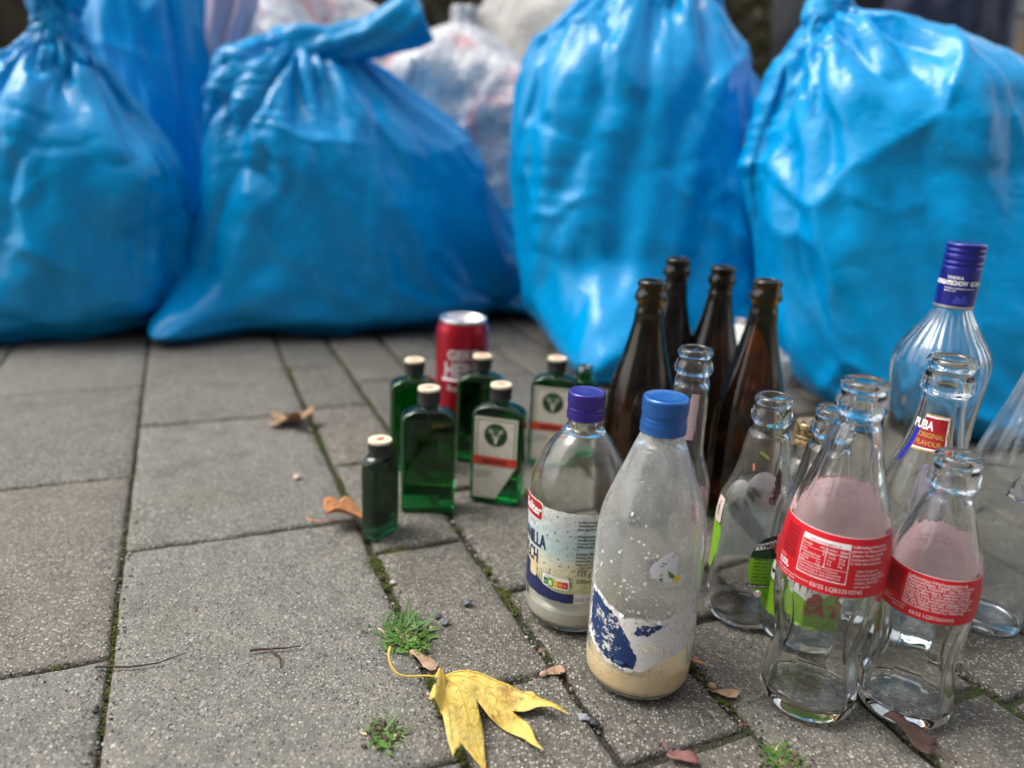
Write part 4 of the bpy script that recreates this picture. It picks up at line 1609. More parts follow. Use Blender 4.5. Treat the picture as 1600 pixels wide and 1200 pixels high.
def fruit_b():
    b = Bottle('drink_bottle', 'clear long-neck bottle with zebra-striped lime label, directly behind the taller red-label bottle', (.2425, .545), fruit_prof(192), clear_b, 2.4, 5, group=G_CLEAR)
    a = Art()
    a.ragged([(-40, 22), (52, 22), (52, 56), (30, 60), (10, 56), (-10, 62), (-30, 52), (-40, 40)], GRN, 0, .8, 2, 2)
    a.ragged([(-16, 52), (14, 50), (40, 58), (44, 84), (20, 88), (-14, 84), (-20, 66)], WHT, 1, .8, 2, 7)
    for k in range(9):
        u = -12 + k * 5.6
        a.poly([(u, 54 + (k % 3) * 4), (u + 1.2, 53), (u + 3.6, 70), (u + 3, 80 - (k % 2) * 4), (u + 1.6, 70)], BLK, 2)
    a.poly([(-33, 52), (-20, 48), (-16, 66), (-27, 72)], BLK, 1)
    a.poly([(-31, 54), (-22, 50), (-18.5, 64), (-27, 69)], WHT, 2)
    a.poly([(-28, 61), (-23, 60), (-24, 57.5), (-27, 57)], BLK, 3)
    a.disc(-26, 82, 6.5, 9, varied('print_raspberry', (.42, .05, .06), .5, .3, 500), 1)
    a.text('NAT', -2, 33, 15, varied('print_brick_red', (.38, .04, .03), .5, .3, 300), 2, xs=.9, bold=.6, shear=.2)
    a.disc(10, 48, 5, 5.5, a.mats[-1], 2)
    a.ragged([(24, 20), (32, 22), (31, 56), (27, 60)], JRED, 2, .8, 2, 5)
    a.wrap('label', b, 31.4)


fruit_b()


# ---- slender clear bottle with pink paper strips
def slender():
    b = Bottle('drink_bottle', 'slender clear bottle with pink peeled paper strip on its neck, behind the blue-capped milk bottle', (.1509, .6193),
               [(0, 23), (3, 25.6), (8, 26.6), (40, 26.8), (75, 26.8), (92, 26.0), (103, 23.6), (113, 20.2), (124, 17.0), (138, 16.2), (165, 15.7), (180, 15.0)] + finish(214)[1:], clear_b, 2.4, 5, group=G_CLEAR)
    pk = NT('pink_peeled_paper')
    wv = pk.n('ShaderNodeTexWave', wave_type='BANDS', bands_direction='Z')
    wv.inputs['Scale'].default_value = 150
    wv.inputs['Distortion'].default_value = 3
    pk.l(pk.co(), wv.inputs['Vector'])
    pk.set(base=pk.ramp(wv.outputs[1], [(.2, (.50, .30, .32)), (.7, (.66, .52, .52))]), rough=.7)
    a = Art()
    a.ragged([(-2, 139), (8.5, 138), (10.5, 158), (11, 178), (1.5, 178.5), (-1, 160)], pk.m, 0, .9, 1.2, 3)
    a.wrap('neck_label', b, 22)
    a = Art()
    a.ragged([(0, 52), (26, 54), (27, 84), (22, 97), (10, 98), (4, 84), (-4, 70)], varied('pink_soaked_label', (.5, .34, .34), .7, .3, 200), 0, 2.2, 1.6, 8)
    a.wrap('label', b, 22)


slender()


# ---- brown beer bottles
def beer_prof(h, s=1.0):
    return [(0, 27), (3, 30.5), (9, 33), (40, 33.6), (80, 33.8), (100, 33.6), (118, 32.2), (134, 29.6), (152, 25.8), (172, 21), (190, 17.4), (208, 14.9), (218, 14.2)] + finish(h)


beers = [('brown beer bottle with an amber glow, frontmost of the four, left of the pink-strip bottle', (.1316, .7448), amber, 248),
         ('dusty brown beer bottle standing furthest back, half hidden by the frontmost one', (.1835, .886), amber2, 252),
         ('dusty brown beer bottle in the middle of the back pair', (.2323, .8722), amber2, 247),
         ('dark brown beer bottle on the right of the four, behind the grassy clear bottle', (.2471, .7572), amber, 252)]
for lab, loc, mt, h in beers:
    b = Bottle('beer_bottle', lab, loc, [(z, r * (1.05 + .06 * min(1, (200 - z) / 40))) if z < 200 else (z, r) for z, r in beer_prof(h)], mt, 2.6, 6, group=G_BEER)


# ---- clear bottle with red and gold neck label
def neck_label():
    b = Bottle('spirit_bottle', 'clear bottle with a small red and gold neck label reading ORIGINAL FLAVOUR', (.3296, .5606),
               [(0, 30), (3, 33), (9, 34.8), (40, 35), (90, 35), (105, 34.6), (120, 33.2), (132, 30.6), (144, 27), (156, 23), (168, 19.8), (182, 17.4), (196, 16.4), (203, 16.2), (206, 18.6), (209.5, 19.4), (213, 18.6), (219, 16.2), (222, 15.8), (224, 17.2), (228, 17.8), (231, 16.2)], clear_b, 3, 9, group=G_CLEAR)
    a = Art()
    a.ragged([(-15, 160), (9.5, 162), (9, 189), (-11, 189)], GOLD, 0, .4, 2, 3)
    a.ragged([(-14.6, 161.2), (8.3, 163), (8, 188), (-11, 188)], WHT, 1, .4, 2, 3)
    a.ragged([(-14.4, 162.6), (6.9, 164.2), (6.8, 186.4), (-11, 186.4)], varied('label_dark_red', (.33, .01, .015), .45, .15, 300), 2, .2, 2, 3)
    a.text('PUBA', -3.3, 177.0, 9.5, WHT, 3, 'RIGHT', bold=.3, xs=.72)
    a.text('ORIGINAL', 5.8, 171.2, 5.2, GOLD, 3, 'RIGHT', bold=.12, xs=.78)
    a.text('FLAVOUR', 4.6, 165.2, 5.2, GOLD, 3, 'RIGHT', bold=.12, xs=.78)
    a.poly([(-21.5, 146), (-18.0, 150), (-14.2, 166), (-13.6, 178), (-17.0, 177), (-18.5, 165)], simple('print_ultramarine', (.01, .015, .30), .4), 0)
    a.ragged([(-4, 100), (8, 104), (10, 120), (9, 140), (5, 156), (-3, 152), (-5, 130)], NT('violet_glue_stain').set(base=(.30, .27, .42), rough=.5, alpha=.35), 0, 2, 2, 4)
    a.wrap('label', b, 20)


neck_label()


# ---- spirit bottle with long blue cap
def spirit():
    def mod(a, z):
        f = max(0, min(1, (z - .196) / .012)) * max(0, min(1, (.252 - z) / .012))
        return f * .5 * math.cos(26 * a + (z - .2) * 60)
    b = Bottle('spirit_bottle', 'swirl-shouldered clear spirit bottle with long blue metal cap, in front of the right blue bag', (.3792, .6632),
               [(0, 30), (3, 33), (9, 34.6), (60, 34.8), (110, 35.2), (150, 36.4), (176, 38.4), (190, 39.6), (200, 39.8), (209, 38.0), (218, 33.6), (228, 27), (238, 20.6), (247, 16), (254, 14.2), (262, 13.8), (296, 13.6)], clear_b, 2.6, 9, mod, 156, group=G_CLEAR)
    bl = varied('ultramarine_lacquer', (.015, .02, .26), .25, .12, 80, metal=.4, coat=.5)
    bm = bmesh.new()
    prof = [(251, 15.6), (252, 15.9)]
    for i in range(1, 60):
        z = 252 + i * .9
        r_ = 15.75
        for g in (287, 291.5, 297.5, 302):
            r_ -= .8 * math.exp(-((z - g) / .8) ** 2)
        prof.append((z, r_))
    prof += [(305.6, 15.2), (306.2, 14.0), (305.8, 10)]
    rs = [[bm.verts.new((r_ * MM * math.sin(2 * PI * k / 72), -r_ * MM * math.cos(2 * PI * k / 72), z * MM)) for k in range(72)] for z, r_ in prof]
    for i, (p, q) in enumerate(zip(rs, rs[1:])):
        for k in range(72):
            f = bm.faces.new((p[k], p[(k + 1) % 72], q[(k + 1) % 72], q[k]))
            f.material_index = 1 if i < 3 else 0
    bm.faces.new(rs[-1])
    bm.faces.new(rs[0][::-1])
    c = bm_obj('screw_cap', bm, [bl, simple('silver_foil', (.6, .6, .66), .3, .8)], b.t, True)
    a = Art()
    a.text('VODKA', -9, 276.5, 3.6, WHT, 1, bold=.12)
    a.text('GORBATSCHOW', 7.5, 271.6, 5.0, WHT, 1, 'RIGHT', bold=.28, xs=.72)
    a.text('GORBATSCHOW', 9.4, 271.6, 5.0, WHT, 1, 'LEFT', bold=.28, xs=.72)
    lines(a, ['WODKA GORBATSCHOW KG', 'BERLIN 1921'], -10, 268.2, 1.8, 2.2, WHT, 1, 10)
    a.poly([(-2, 256), (1, 263), (4, 260), (7, 264.5), (12, 256)], simple('cap_emblem', (.04, .06, .42), .3), 1)

    class _C:
        t, mod = b.t, None

        @staticmethod
        def r(z):
            return .0158
    a.wrap('cap_print', _C, 15.8, parent=c, off=.0001)


spirit()


# ---- tall tapered clear bottle at the frame edge
_b = Bottle('drink_bottle', 'large clouded clear bottle cut by the right edge of the frame', (.4125, .571),
       [(0, 23), (3, 25.5), (10, 27.2), (30, 28), (50, 29.6), (75, 33.4), (100, 36.6), (122, 38.4), (128, 39.4), (133, 38.6), (150, 36.4), (168, 31.6), (186, 26), (204, 21), (222, 17), (240, 15)] + finish(275)[1:],
       glass_material('clear_glass_clouded', (.96, .98, .97), .0, .16, .12, (.45, .45, .43), film=.045, dirtcut=.54, seed=11), 2.6, 9, group=G_CLEAR)


_m = NT('silvered_label_rest')
_n = _m.noise(_m.co(), 60, 5, .7)
_m.set(base=_m.ramp(_n, [(.35, (.10, .11, .11)), (.5, (.34, .36, .34)), (.6, (.22, .21, .36)), (.7, (.55, .56, .54))]), rough=.35, metal=.3)
a = Art()
a.ragged([(-8, 128), (40, 124), (44, 166), (30, 176), (8, 168), (-2, 150)], _m.m, 0, 2.6, 1.8, 5)
a.wrap('label_remains', _b, 37)


# ---- small bottle with gold cap
def gold():
    b = Bottle('drink_bottle', 'small dusty bottle with a tarnished gold cap, between the two lime-label bottles', (.2745, .6659),
               [(0, 19), (4, 21.5), (40, 21.8), (74, 21.4), (86, 19), (96, 15.6), (104, 13), (112, 11.4), (132, 11)], clear_c, 2.2, 5, group=G_CLEAR)
    g = NT('tarnished_gold')
    n = g.noise(g.co(), 300, 4)
    g.set(base=g.ramp(n, [(.4, (.07, .05, .03)), (.6, (.52, .38, .2))]), rough=.4, metal=.6)
    cap(b, 'screw_cap', 116, 138, 12.6, g.m, rings=((.3, 1), (.5, 1)))


gold()


# ---- flat green flasks
def rr_ring(bm, w_, d, rad, z, n=8):
    vs = []
    rad = min(rad, w_ - .0002, d - .0002)
    for cx, cy_, a0 in ((w_ - rad, -d + rad, -90), (w_ - rad, d - rad, 0), (-w_ + rad, d - rad, 90), (-w_ + rad, -d + rad, 180)):
        for k in range(n):
            a = R(a0 + 90 * k / (n - 1))
            vs.append(bm.verts.new((cx + rad * math.cos(a), cy_ + rad * math.sin(a), z)))
    return vs


def flask(label, loc, ang, W, D, Hh, mat, art=False, capped=True):
    """W, D half sizes (mm); ang = turn relative to facing the camera"""
    rz = math.atan2(loc[1], loc[0]) - PI / 2 + ang
    t = thing('flask_bottle', label, 'flask', (*loc, .001), rz, G_FLASK)
    bm = bmesh.new()
    nk = 9.3
    sh = Hh - 34 if Hh > 110 else Hh - 27
    pr = []
    for f in (0, .35, .7, 1):
        k = math.sin(f * PI / 2)
        pr.append((1.8 * f * f, W - 2.0 * (1 - k), D - 2.0 * (1 - k), 5))
    pr += [(sh * q, W, D, 5) for q in (.2, .4, .6, .8, 1)]
    for f in (.15, .3, .45, .6, .75, .87, .96, 1):
        a = f * PI / 2
        k = math.cos(a)
        pr.append((sh + 13 * math.sin(a), nk + (W - nk) * k, nk + (D - nk) * k, 5 + (nk - 5) * f))
    pr += [(sh + 15, nk, nk, nk), (Hh - 4, nk, nk, nk)]
    outer = [rr_ring(bm, w_ * MM, d * MM, r_ * MM, z * MM) for z, w_, d, r_ in pr]
    th = 2.2
    inner = [rr_ring(bm, max(3, w_ - th) * MM, max(3, d - th) * MM, max(2.5, r_ - th) * MM, max(z, 4.5) * MM) for z, w_, d, r_ in pr if z > 4]
    nn = len(outer[0])
    for rs, flip in ((outer, False), (inner, True)):
        for a, b in zip(rs, rs[1:]):
            for k in range(nn):
                q = (a[k], a[(k + 1) % nn], b[(k + 1) % nn], b[k])
                bm.faces.new(q[::-1] if flip else q)
    for k in range(nn):
        bm.faces.new((outer[-1][k], outer[-1][(k + 1) % nn], inner[-1][(k + 1) % nn], inner[-1][k]))
    bm.faces.new(outer[0][::-1])
    bm.faces.new(inner[0])
    bmesh.ops.recalc_face_normals(bm, faces=bm.faces)
    bm_obj('glass', bm, mat, t, True)
    if capped:
        bt = type('X', (), {})()
        c = cap(t, 'screw_cap', Hh - 15.5, Hh - 1.2, 11.2, bpy.data.materials.get('black_cap') or simple('black_cap', (.02, .021, .022), .45), ribs=70, rings=((.3, .8),), knurl=(.45, .92))
        bm = bmesh.new()
        for z, r0 in ((Hh - .95, 11.1),):
            vs0 = [bm.verts.new((11.3 * MM * math.cos(2 * PI * k / 48), 11.3 * MM * math.sin(2 * PI * k / 48), (Hh - 2.4) * MM)) for k in range(48)]
            vs1 = [bm.verts.new((11.0 * MM * math.cos(2 * PI * k / 48), 11.0 * MM * math.sin(2 * PI * k / 48), Hh * MM)) for k in range(48)]
            vs2 = [bm.verts.new((10.2 * MM * math.cos(2 * PI * k / 48), 10.2 * MM * math.sin(2 * PI * k / 48), (Hh + .3) * MM)) for k in range(48)]
            for p, q in ((vs0, vs1), (vs1, vs2)):
                for k in range(48):
                    bm.faces.new((p[k], p[(k + 1) % 48], q[(k + 1) % 48], q[k]))
            bm.faces.new(vs2)
            # red stag-like mark printed on the disc
            pts = [(-5, -1), (-3, -3), (2, -3.4), (5, -1.6), (4.4, 1.6), (2, 1.2), (1, 3.6), (-1, 1.6), (-3.6, 2.8), (-4, .6)]
            f = bm.faces.new([bm.verts.new((x * MM, y * MM, (Hh + .42) * MM)) for x, y in pts])
            f.material_index = 1
        bm_obj('cap_disc', bm, [bpy.data.materials.get('cream_lacquer') or simple('cream_lacquer', (.72, .62, .42), .4), bpy.data.materials.get('cap_red') or simple('cap_red', (.62, .05, .035), .5)], c)
    if art:
        a = Art()
        w_ = W - 4.5
        v1 = sh + 1
        v0 = 6
        dg = varied('label_border_green', (.10, .17, .07), .6, .3, 300)
        a.poly([(-w_, v0), (2, v0), (w_, v0 + 38), (w_, v1), (-w_, v1)], CREAM, 0)
        for e in ((-w_ + 2.4, v0 + 46, -w_ + 3.4, v1 - 3), (w_ - 3.4, v0 + 46, w_ - 2.4, v1 - 3), (-w_ + 2.4, v1 - 3.6, w_ - 2.4, v1 - 2.6)):
            a.rect(*e, dg, 1)
        cv = v1 - 19
        a.disc(0, cv, 12.5, 12.8, DGR, 1, 40)
        gg = simple('print_leafy_green', (.07, .28, .04), .5)
        for k in range(13):
            q = R(20 + 140 * k / 12)
            a.poly([(1.5 * math.cos(q - .3), cv + 2 + 1.5 * math.sin(q - .3)), (10.5 * math.cos(q), cv + 10.5 * math.sin(q)), (1.5 * math.cos(q + .3), cv + 2 + 1.5 * math.sin(q + .3))], gg, 2)
        # antlered head
        for s_ in (-1, 1):
            a.poly([(s_ * 1.2, cv - 2), (s_ * 5.5, cv + 2.5), (s_ * 7, cv + 7.5), (s_ * 6, cv + 7), (s_ * 4.4, cv + 3.4), (s_ * .6, cv - 1)], CREAM, 3)
            a.poly([(s_ * 4.8, cv + 3), (s_ * 3.2, cv + 7), (s_ * 3.8, cv + 3)], CREAM, 3)
            a.poly([(s_ * 6, cv + 4.4), (s_ * 9, cv + 7.2), (s_ * 6.4, cv + 5.6)], CREAM, 3)
            a.poly([(s_ * 5.4, cv + 2.4), (s_ * 9.6, cv + 3.4), (s_ * 5.8, cv + 3.6)], CREAM, 3)
            a.poly([(s_ * 2.2, cv - 2.2), (s_ * 5.2, cv - 1.2), (s_ * 2.4, cv - 3.8)], CREAM, 3)
        a.poly([(-2.2, cv - 2), (2.2, cv - 2), (1.4, cv - 9), (0, cv - 10.5), (-1.4, cv - 9)], CREAM, 3)
        lines(a, ['Kräuterlikör aus 56 Kräutern', 'Blüten, Wurzeln und Früchten', 'Wolfenbüttel Deutschland', '35% vol  0,1 l'], -w_ + 2.2, v0 + 30, 1.9, 2.6, NAVY, 1, 20, xs=.8)
        a.rect(-w_ - .8, v0 + 38, w_ + .8, v0 + 47.5, JRED, 4)
        a.text('Jägermeister', 0, v0 + 40.6, 6.0, BLK, 5, 'CENTER', xs=.9, bold=.15)
        a.text('1', 0, v0 + 32.5, 4, JRED, 1, 'CENTER')
        a.text('35%', -w_ + 2, v0 + 3, 3.4, JRED, 1)
        a.flat('label', t, D + .25)
    return t


flask('small dark green flask turned edge-on, frontmost of the flasks beside an orange leaf', (-.1212, .672), R(50), 19, 9.5, 98, green_d)
flask('green flask facing forward without label, right behind the small one', (-.0825, .7318), 0, 27.5, 14, 132, green)
flask('green flask behind the unlabelled front one, leftmost in the back row', (-.111, .835), R(4), 27.5, 14, 131, green)
flask('green flask with white label bearing a green round emblem and red band', (-.0109, .7611), R(-14), 27.5, 14, 130, green, True)
flask('green flask standing behind the emblem flask, in front of the red can', (-.036, .866), R(-6), 27.5, 14, 131, green)
flask('rear green flask partly hidden by the violet-capped bottle, label half visible', (.052, .872), R(-8), 27.5, 14, 131, green, True)
flask('small capless green flask peeking out between violet-capped bottle and brown bottle', (.088, .90), R(10), 19, 10, 118, green, False, False)


# ---- drinks can
def can():
    loc = (-.0645, .935)
    rz = math.atan2(loc[1], loc[0]) - PI / 2
    t = thing('drinks_can', 'red drinks can with white lettering and a blue patch, behind the green flasks', 'drinks can', (*loc, .001), rz)

    class B:
        mod = None

        def r(s, z):
            return .0331
    prof = [(0, 25), (1.5, 27), (9, 32.4), (14, 33.1), (143, 33.1), (150, 31.0), (156, 28.6), (158, 28.8), (159.5, 28.9), (160, 28.2), (158, 27.2), (154.5, 26.6), (154, 25), (154, 8)]
    bm = bmesh.new()
    rs = [[bm.verts.new((r_ * MM * math.sin(2 * PI * k / 64), -r_ * MM * math.cos(2 * PI * k / 64), z * MM)) for k in range(64)] for z, r_ in prof]
    for i, (p, q) in enumerate(zip(rs, rs[1:])):
        for k in range(64):
            f = bm.faces.new((p[k], p[(k + 1) % 64], q[(k + 1) % 64], q[k]))
            f.material_index = 1 if i < 1 or i > 5 else 0
    f = bm.faces.new(rs[-1])
    f.material_index = 1
    bm.faces.new(rs[0][::-1]).material_index = 1
    bm_obj('can_body', bm, [varied('can_red_lacquer', (.34, .008, .02), .28, .15, 60, metal=.5), simple('aluminium', (.75, .75, .77), .3, .9)], t, True)
    b = B()
    b.t = t
    a = Art()
    cw = simple('can_print_white', (.62, .55, .57), .4)
    a.text('GERT', 1, 113, 17, cw, 0, 'CENTER', bold=.7, xs=.95)
    a.text('HERB', 0, 92, 24, cw, 0, 'CENTER', bold=.9, xs=.8)
    a.rect(-26, 86, 26, 89.5, cw, 0)
    a.text('Bier 0,5l', -2, 73, 11, cw, 0, 'CENTER', xs=.9)
    cb = simple('can_print_blue', (.03, .22, .50), .4)
    a.poly([(2, 44), (30, 38), (34, 78), (22, 70), (12, 58)], cb, 0)
    a.poly([(4, 14), (32, 14), (32, 32), (10, 26)], cb, 0)
    a.wrap('print', b, 33, off=.0002)
    bm = bmesh.new()
    pts = [Vector((.0085 * math.cos(2 * PI * k / 20), .0055 * math.sin(2 * PI * k / 20) - .008, .1555)) for k in range(21)]
    tube(bm, pts, .0011, 6, caps=False)
    bm_obj('ring_pull', bm, bpy.data.materials['aluminium'], t, True)


can()
YELLOW = [(-0.0398, 0.459), (-0.0314, 0.4587), (-0.0135, 0.4595), (-0.0037, 0.4554), (0.0071, 0.451), (0.0178, 0.4432), (0.0248, 0.4437), (0.0305, 0.4366), (0.0389, 0.43), (0.0492, 0.4213), (0.037, 0.4259), (0.0269, 0.4291), (0.019, 0.427), (0.0105, 0.4272), (0.0206, 0.4185), (0.0234, 0.4112), (0.0265, 0.3997), (0.0311, 0.3888), (0.0243, 0.3967), (0.019, 0.4035), (0.0107, 0.4103), (0.0035, 0.4143), (-0.0044, 0.4184), (-0.0128, 0.428), (-0.0111, 0.4179), (-0.0072, 0.4062), (-0.0045, 0.3835), (-0.0039, 0.3773), (-0.0124, 0.3847), (-0.0203, 0.3924), (-0.0242, 0.3822), (-0.0248, 0.3792), (-0.03, 0.3946), (-0.034, 0.4073), (-0.0365, 0.4102), (-0.0426, 0.4112), (-0.0444, 0.4172), (-0.0396, 0.4238), (-0.0393, 0.4318), (-0.0425, 0.4348), (-0.043, 0.4448), (-0.0416, 0.4535)]
YJ = (-0.0398, 0.459)
YS = [(-0.0398, 0.459), (-0.0506, 0.4591), (-0.0625, 0.4582), (-0.0709, 0.4585), (-0.0765, 0.4635), (-0.0794, 0.4697), (-0.0788, 0.4754)]
YV = [[(-0.0398, 0.459), (-0.0116, 0.447), (0.0105, 0.4272), (0.0311, 0.3902)], [(-0.0398, 0.459), (-0.0271, 0.4359), (-0.0183, 0.4099), (-0.0061, 0.3838)], [(-0.0398, 0.459), (-0.0121, 0.4574), (0.0213, 0.441), (0.0481, 0.422)], [(-0.0398, 0.459), (-0.034, 0.4241), (-0.0248, 0.3839)]]

# ------------------------------------------------------------------ leaves, seeds, twigs, grass, grit
def gpt(px):
    return Vector((px[0], px[1], 0))


def leaf_material(name, stops, edge, spots=.5):
    t = NT(name)
    co = t.co()
    n = t.noise(co, 45, 5, .6)
    c = t.ramp(n, stops)
    n2 = t.noise(co, 110, 4, .7)
    c = t.mix(t.ramp(n2, [(.60, 0), (.70, spots)]), c, edge)
    n3 = t.noise(co, 28, 4, .6)
    c = t.mix(t.ramp(n3, [(.60, 0), (.72, spots)]), c, edge)
    t.set(base=c, rough=.55, normal=t.bump(t.noise(co, 150, 5, .6), .0025), sss=.0)
    tr = t.n('ShaderNodeBsdfTranslucent')
    t.l(c, tr.inputs['Color'])
    mx = t.n('ShaderNodeMixShader')
    mx.inputs[0].default_value = .22
    t.l(t.b.outputs[0], mx.inputs[1])
    t.l(tr.outputs[0], mx.inputs[2])
    t.l(mx.outputs[0], t.out.inputs[0])
    return t.m


def blade(name, outline, mat, zf, parent=None, thick=.0004, veins=(), vmat=None, step=.0022):
    """thin leaf blade from a ground-plane outline, triangulated on a grid and curled by zf(x, y)"""
    bm = bmesh.new()
    f = bm.faces.new([bm.verts.new((p[0], p[1], 0)) for p in outline])
    for ax in (0, 1):
        lo, hi = min(p[ax] for p in outline), max(p[ax] for p in outline)
        q = lo + step
        while q < hi:
            no = [0, 0, 0]
            no[ax] = 1
            co = [0, 0, 0]
            co[ax] = q
            bmesh.ops.bisect_plane(bm, geom=bm.verts[:] + bm.edges[:] + bm.faces[:], plane_co=co, plane_no=no)
            q += step
    bmesh.ops.triangulate(bm, faces=bm.faces[:])
    for v in bm.verts:
        v.co.z = zf(v.co.x, v.co.y)
    o = bm_obj(name, bm, mat, parent, True)
    s = o.modifiers.new('t', 'SOLIDIFY')
    s.thickness = thick
    s.offset = 1
    for k, vn in enumerate(veins):
        pts = []
        for i in range(len(vn) - 1):
            for q in range(6):
                a, b = Vector(vn[i]), Vector(vn[i + 1])
                p = a.lerp(b, q / 6)
                pts.append(Vector((p.x, p.y, zf(p.x, p.y) + thick + .0001)))
        bmv = bmesh.new()
        tube(bmv, pts, [.0006 * (1 - .7 * i / len(pts)) for i in range(len(pts))], 6)
        bm_obj('vein', bmv, vmat, parent or o, True)
    return o


def yellow_leaf():
    out = YELLOW
    c = Vector((YJ[0], YJ[1], 0))
    t = thing('fallen_leaf', 'big yellow lobed leaf with a curled stalk, lying front centre on the paving', 'leaf', (c.x, c.y, 0))
    o2 = [(p[0] - c.x, p[1] - c.y) for p in out]

    def zf(x, y):
        d = math.hypot(x, y)
        return .004 + .010 * math.sin(min(1, d / .07) * PI * .9) + .005 * math.sin(x * 85 + 1) * min(1, d / .03) + .002 * noise.noise(Vector((x * 60, y * 60, 0))) + max(0, (.012 * (1 - abs(x + .001) / .006)) if x < .004 and y < -.004 else 0)
    mt = leaf_material('yellow_leaf_blade', [(.3, (.66, .42, .05)), (.5, (.76, .56, .12)), (.7, (.78, .63, .2))], (.28, .13, .04), .8)
    vm = simple('leaf_vein', (.58, .40, .07), .5)
    vs = []
    for e in YV:
        vs.append([(p[0] - c.x, p[1] - c.y, 0) for p in e])
    blade('blade', o2, mt, zf, t, .0004, vs, vm)
    rng = random.Random(3)
    for e in list(vs)[:3]:
        for q in (.22, .38, .54, .7):
            k = min(len(e) - 2, int(q * (len(e) - 1)))
            f = q * (len(e) - 1) - k
            p = Vector(e[k]).lerp(Vector(e[k + 1]), f)
            dr = (Vector(e[k + 1]) - Vector(e[k])).normalized()
            for sg in (-1, 1):
                dd = Vector((dr.x * .75 - dr.y * sg * .65, dr.y * .75 + dr.x * sg * .65, 0))
                ln = .009 * (1 - q * .7)
                pts = [p + dd * (ln * i / 5) for i in range(6)]
                bmv = bmesh.new()
                tube(bmv, [Vector((a.x, a.y, zf(a.x, a.y) + .00045)) for a in pts], [.0003 * (1 - .14 * i) for i in range(6)], 5)
                bm_obj('vein', bmv, vm, t, True)
    st = [(p[0] - c.x, p[1] - c.y, z) for p, z in zip(YS, (.005, .006, .005, .006, .009, .014, .016))]
    bm = bmesh.new()
    P = []
    for a, b in zip(st, st[1:]):
        for q in range(5):
            P.append(Vector(a).lerp(Vector(b), q / 5))
    P.append(Vector(st[-1]))
    for _ in range(3):
        P = [P[0]] + [(P[i - 1] + P[i] * 2 + P[i + 1]) / 4 for i in range(1, len(P) - 1)] + [P[-1]]
    tube(bm, P, [.0008 + .0006 * (i / len(P)) ** 3 for i in range(len(P))], 10)
    bm_obj('stalk', bm, simple('leaf_stalk', (.52, .38, .07), .5), t, True)


yellow_leaf()


def small_leaf(label, ctr, size, rot, mat, seed, cur=.012, name='fallen_leaf', cat='leaf', lobes=5, asp=.8, group=None):
    t = thing(name, label, cat, (*ctr, 0), rot, group)
    rng = random.Random(seed)
    pts = []
    n = 60
    for i in range(n):
        a = 2 * PI * i / n
        r = size * (.55 + .42 * abs(math.cos(a * lobes / 2)) ** 1.6) * (1 + .12 * noise.noise(Vector((math.cos(a) * 3 + seed, math.sin(a) * 3, 0))))
        pts.append((r * math.cos(a), r * math.sin(a) * asp))

    def zf(x, y):
        return .003 + cur * (math.sin((x / size + .4) * 2.2 + seed) * .5 + .5) * (.4 + abs(y) / size) + .004 * abs(noise.noise(Vector((x * 50, y * 50, seed))))
    blade('blade', pts, mat, zf, t, .0004, step=.003)
    bm = bmesh.new()
    tube(bm, [Vector((-size * .4, 0, .004)), Vector((-size * 1.0, .003, .004)), Vector((-size * 1.35, .009, .006))], [.0007, .0006, .0009], 7)
    bm_obj('stalk', bm, mat, t, True)


ml = leaf_material('brown_leaf_blade', [(.3, (.36, .19, .09)), (.7, (.55, .34, .19))], (.14, .07, .035), .5)
mo = leaf_material('orange_leaf_blade', [(.3, (.58, .22, .07)), (.7, (.72, .38, .18))], (.25, .09, .04), .5)
small_leaf('curled light brown leaf lying by the mossy joint, left behind the flasks', (-.29, .955), .036, 2.6, ml, 3, .03)
small_leaf('orange-brown leaf touching the small dark green flask', (-.158, .690), .028, .4, mo, 8, .022)
dk = leaf_material('dark_leaf_blade', [(.3, (.05, .024, .018)), (.7, (.17, .095, .07))], (.02, .012, .01), .6)
small_leaf('dark brown curled leaf against the foot of the shorter red-label bottle', (.279, .4245), .0200, 2.5, dk, 5, .016, lobes=3, asp=.62)


def seed(label, ctr, L, rot, mat, sd):
    t = thing('maple_seed', label, 'maple seed', (*ctr, 0), rot, 'winged maple seeds')
    up = [(0, .0012), (L * .15, .0024), (L * .3, .0022), (L * .5, .0044), (L * .75, .0062), (L * .93, .0052), (L, .001)]
    dn = [(L * .93, -.003), (L * .7, -.0042), (L * .45, -.003), (L * .3, -.0022), (L * .15, -.0024), (0, -.0012)]
    blade('wing', up + dn, mat, lambda x, y: .0025 + .0022 * math.sin(x / L * 3 + sd) + .001 * noise.noise(Vector((x * 200, y * 200, sd))), t, .0003, step=.0015)
    bm = bmesh.new()
    bmesh.ops.create_icosphere(bm, subdivisions=2, radius=.0026)
    for v in bm.verts:
        v.co = Vector((v.co.x * 1.3 + .002, v.co.y, v.co.z * .8 + .0032))
    bm_obj('nut', bm, mat, t, True)


ms = leaf_material('seed_wing', [(.3, (.42, .24, .14)), (.7, (.60, .42, .29))], (.22, .10, .06), .4)
seed('pale maple seed between the larger grass tuft and the yellow leaf', (-.0655, .489), .026, -.72, ms, 1)
seed('maple seed on the slab left of the frosted milk bottle foot', (.0315, .4695), .022, .62, ms, 2)
seed('frayed maple seed right of the frosted milk bottle, in a joint', (.1535, .468), .021, -.50, ms, 4)
small_leaf('short reddish-brown bark chip by the right side of the frosted milk bottle', (.1495, .4935), .0075, -.55, mo, 4, .002, 'bark_chip', 'bark chip', 2, .45)
small_leaf('dull red leaf scrap at the bottom edge below the frosted milk bottle', (.1197, .3955), .0105, -.3, leaf_material('reddish_scrap', [(.3, (.20, .08, .07)), (.7, (.32, .15, .13))], (.1, .04, .04)), 6, .003, 'leaf_scrap', 'leaf scrap', 2, .7)


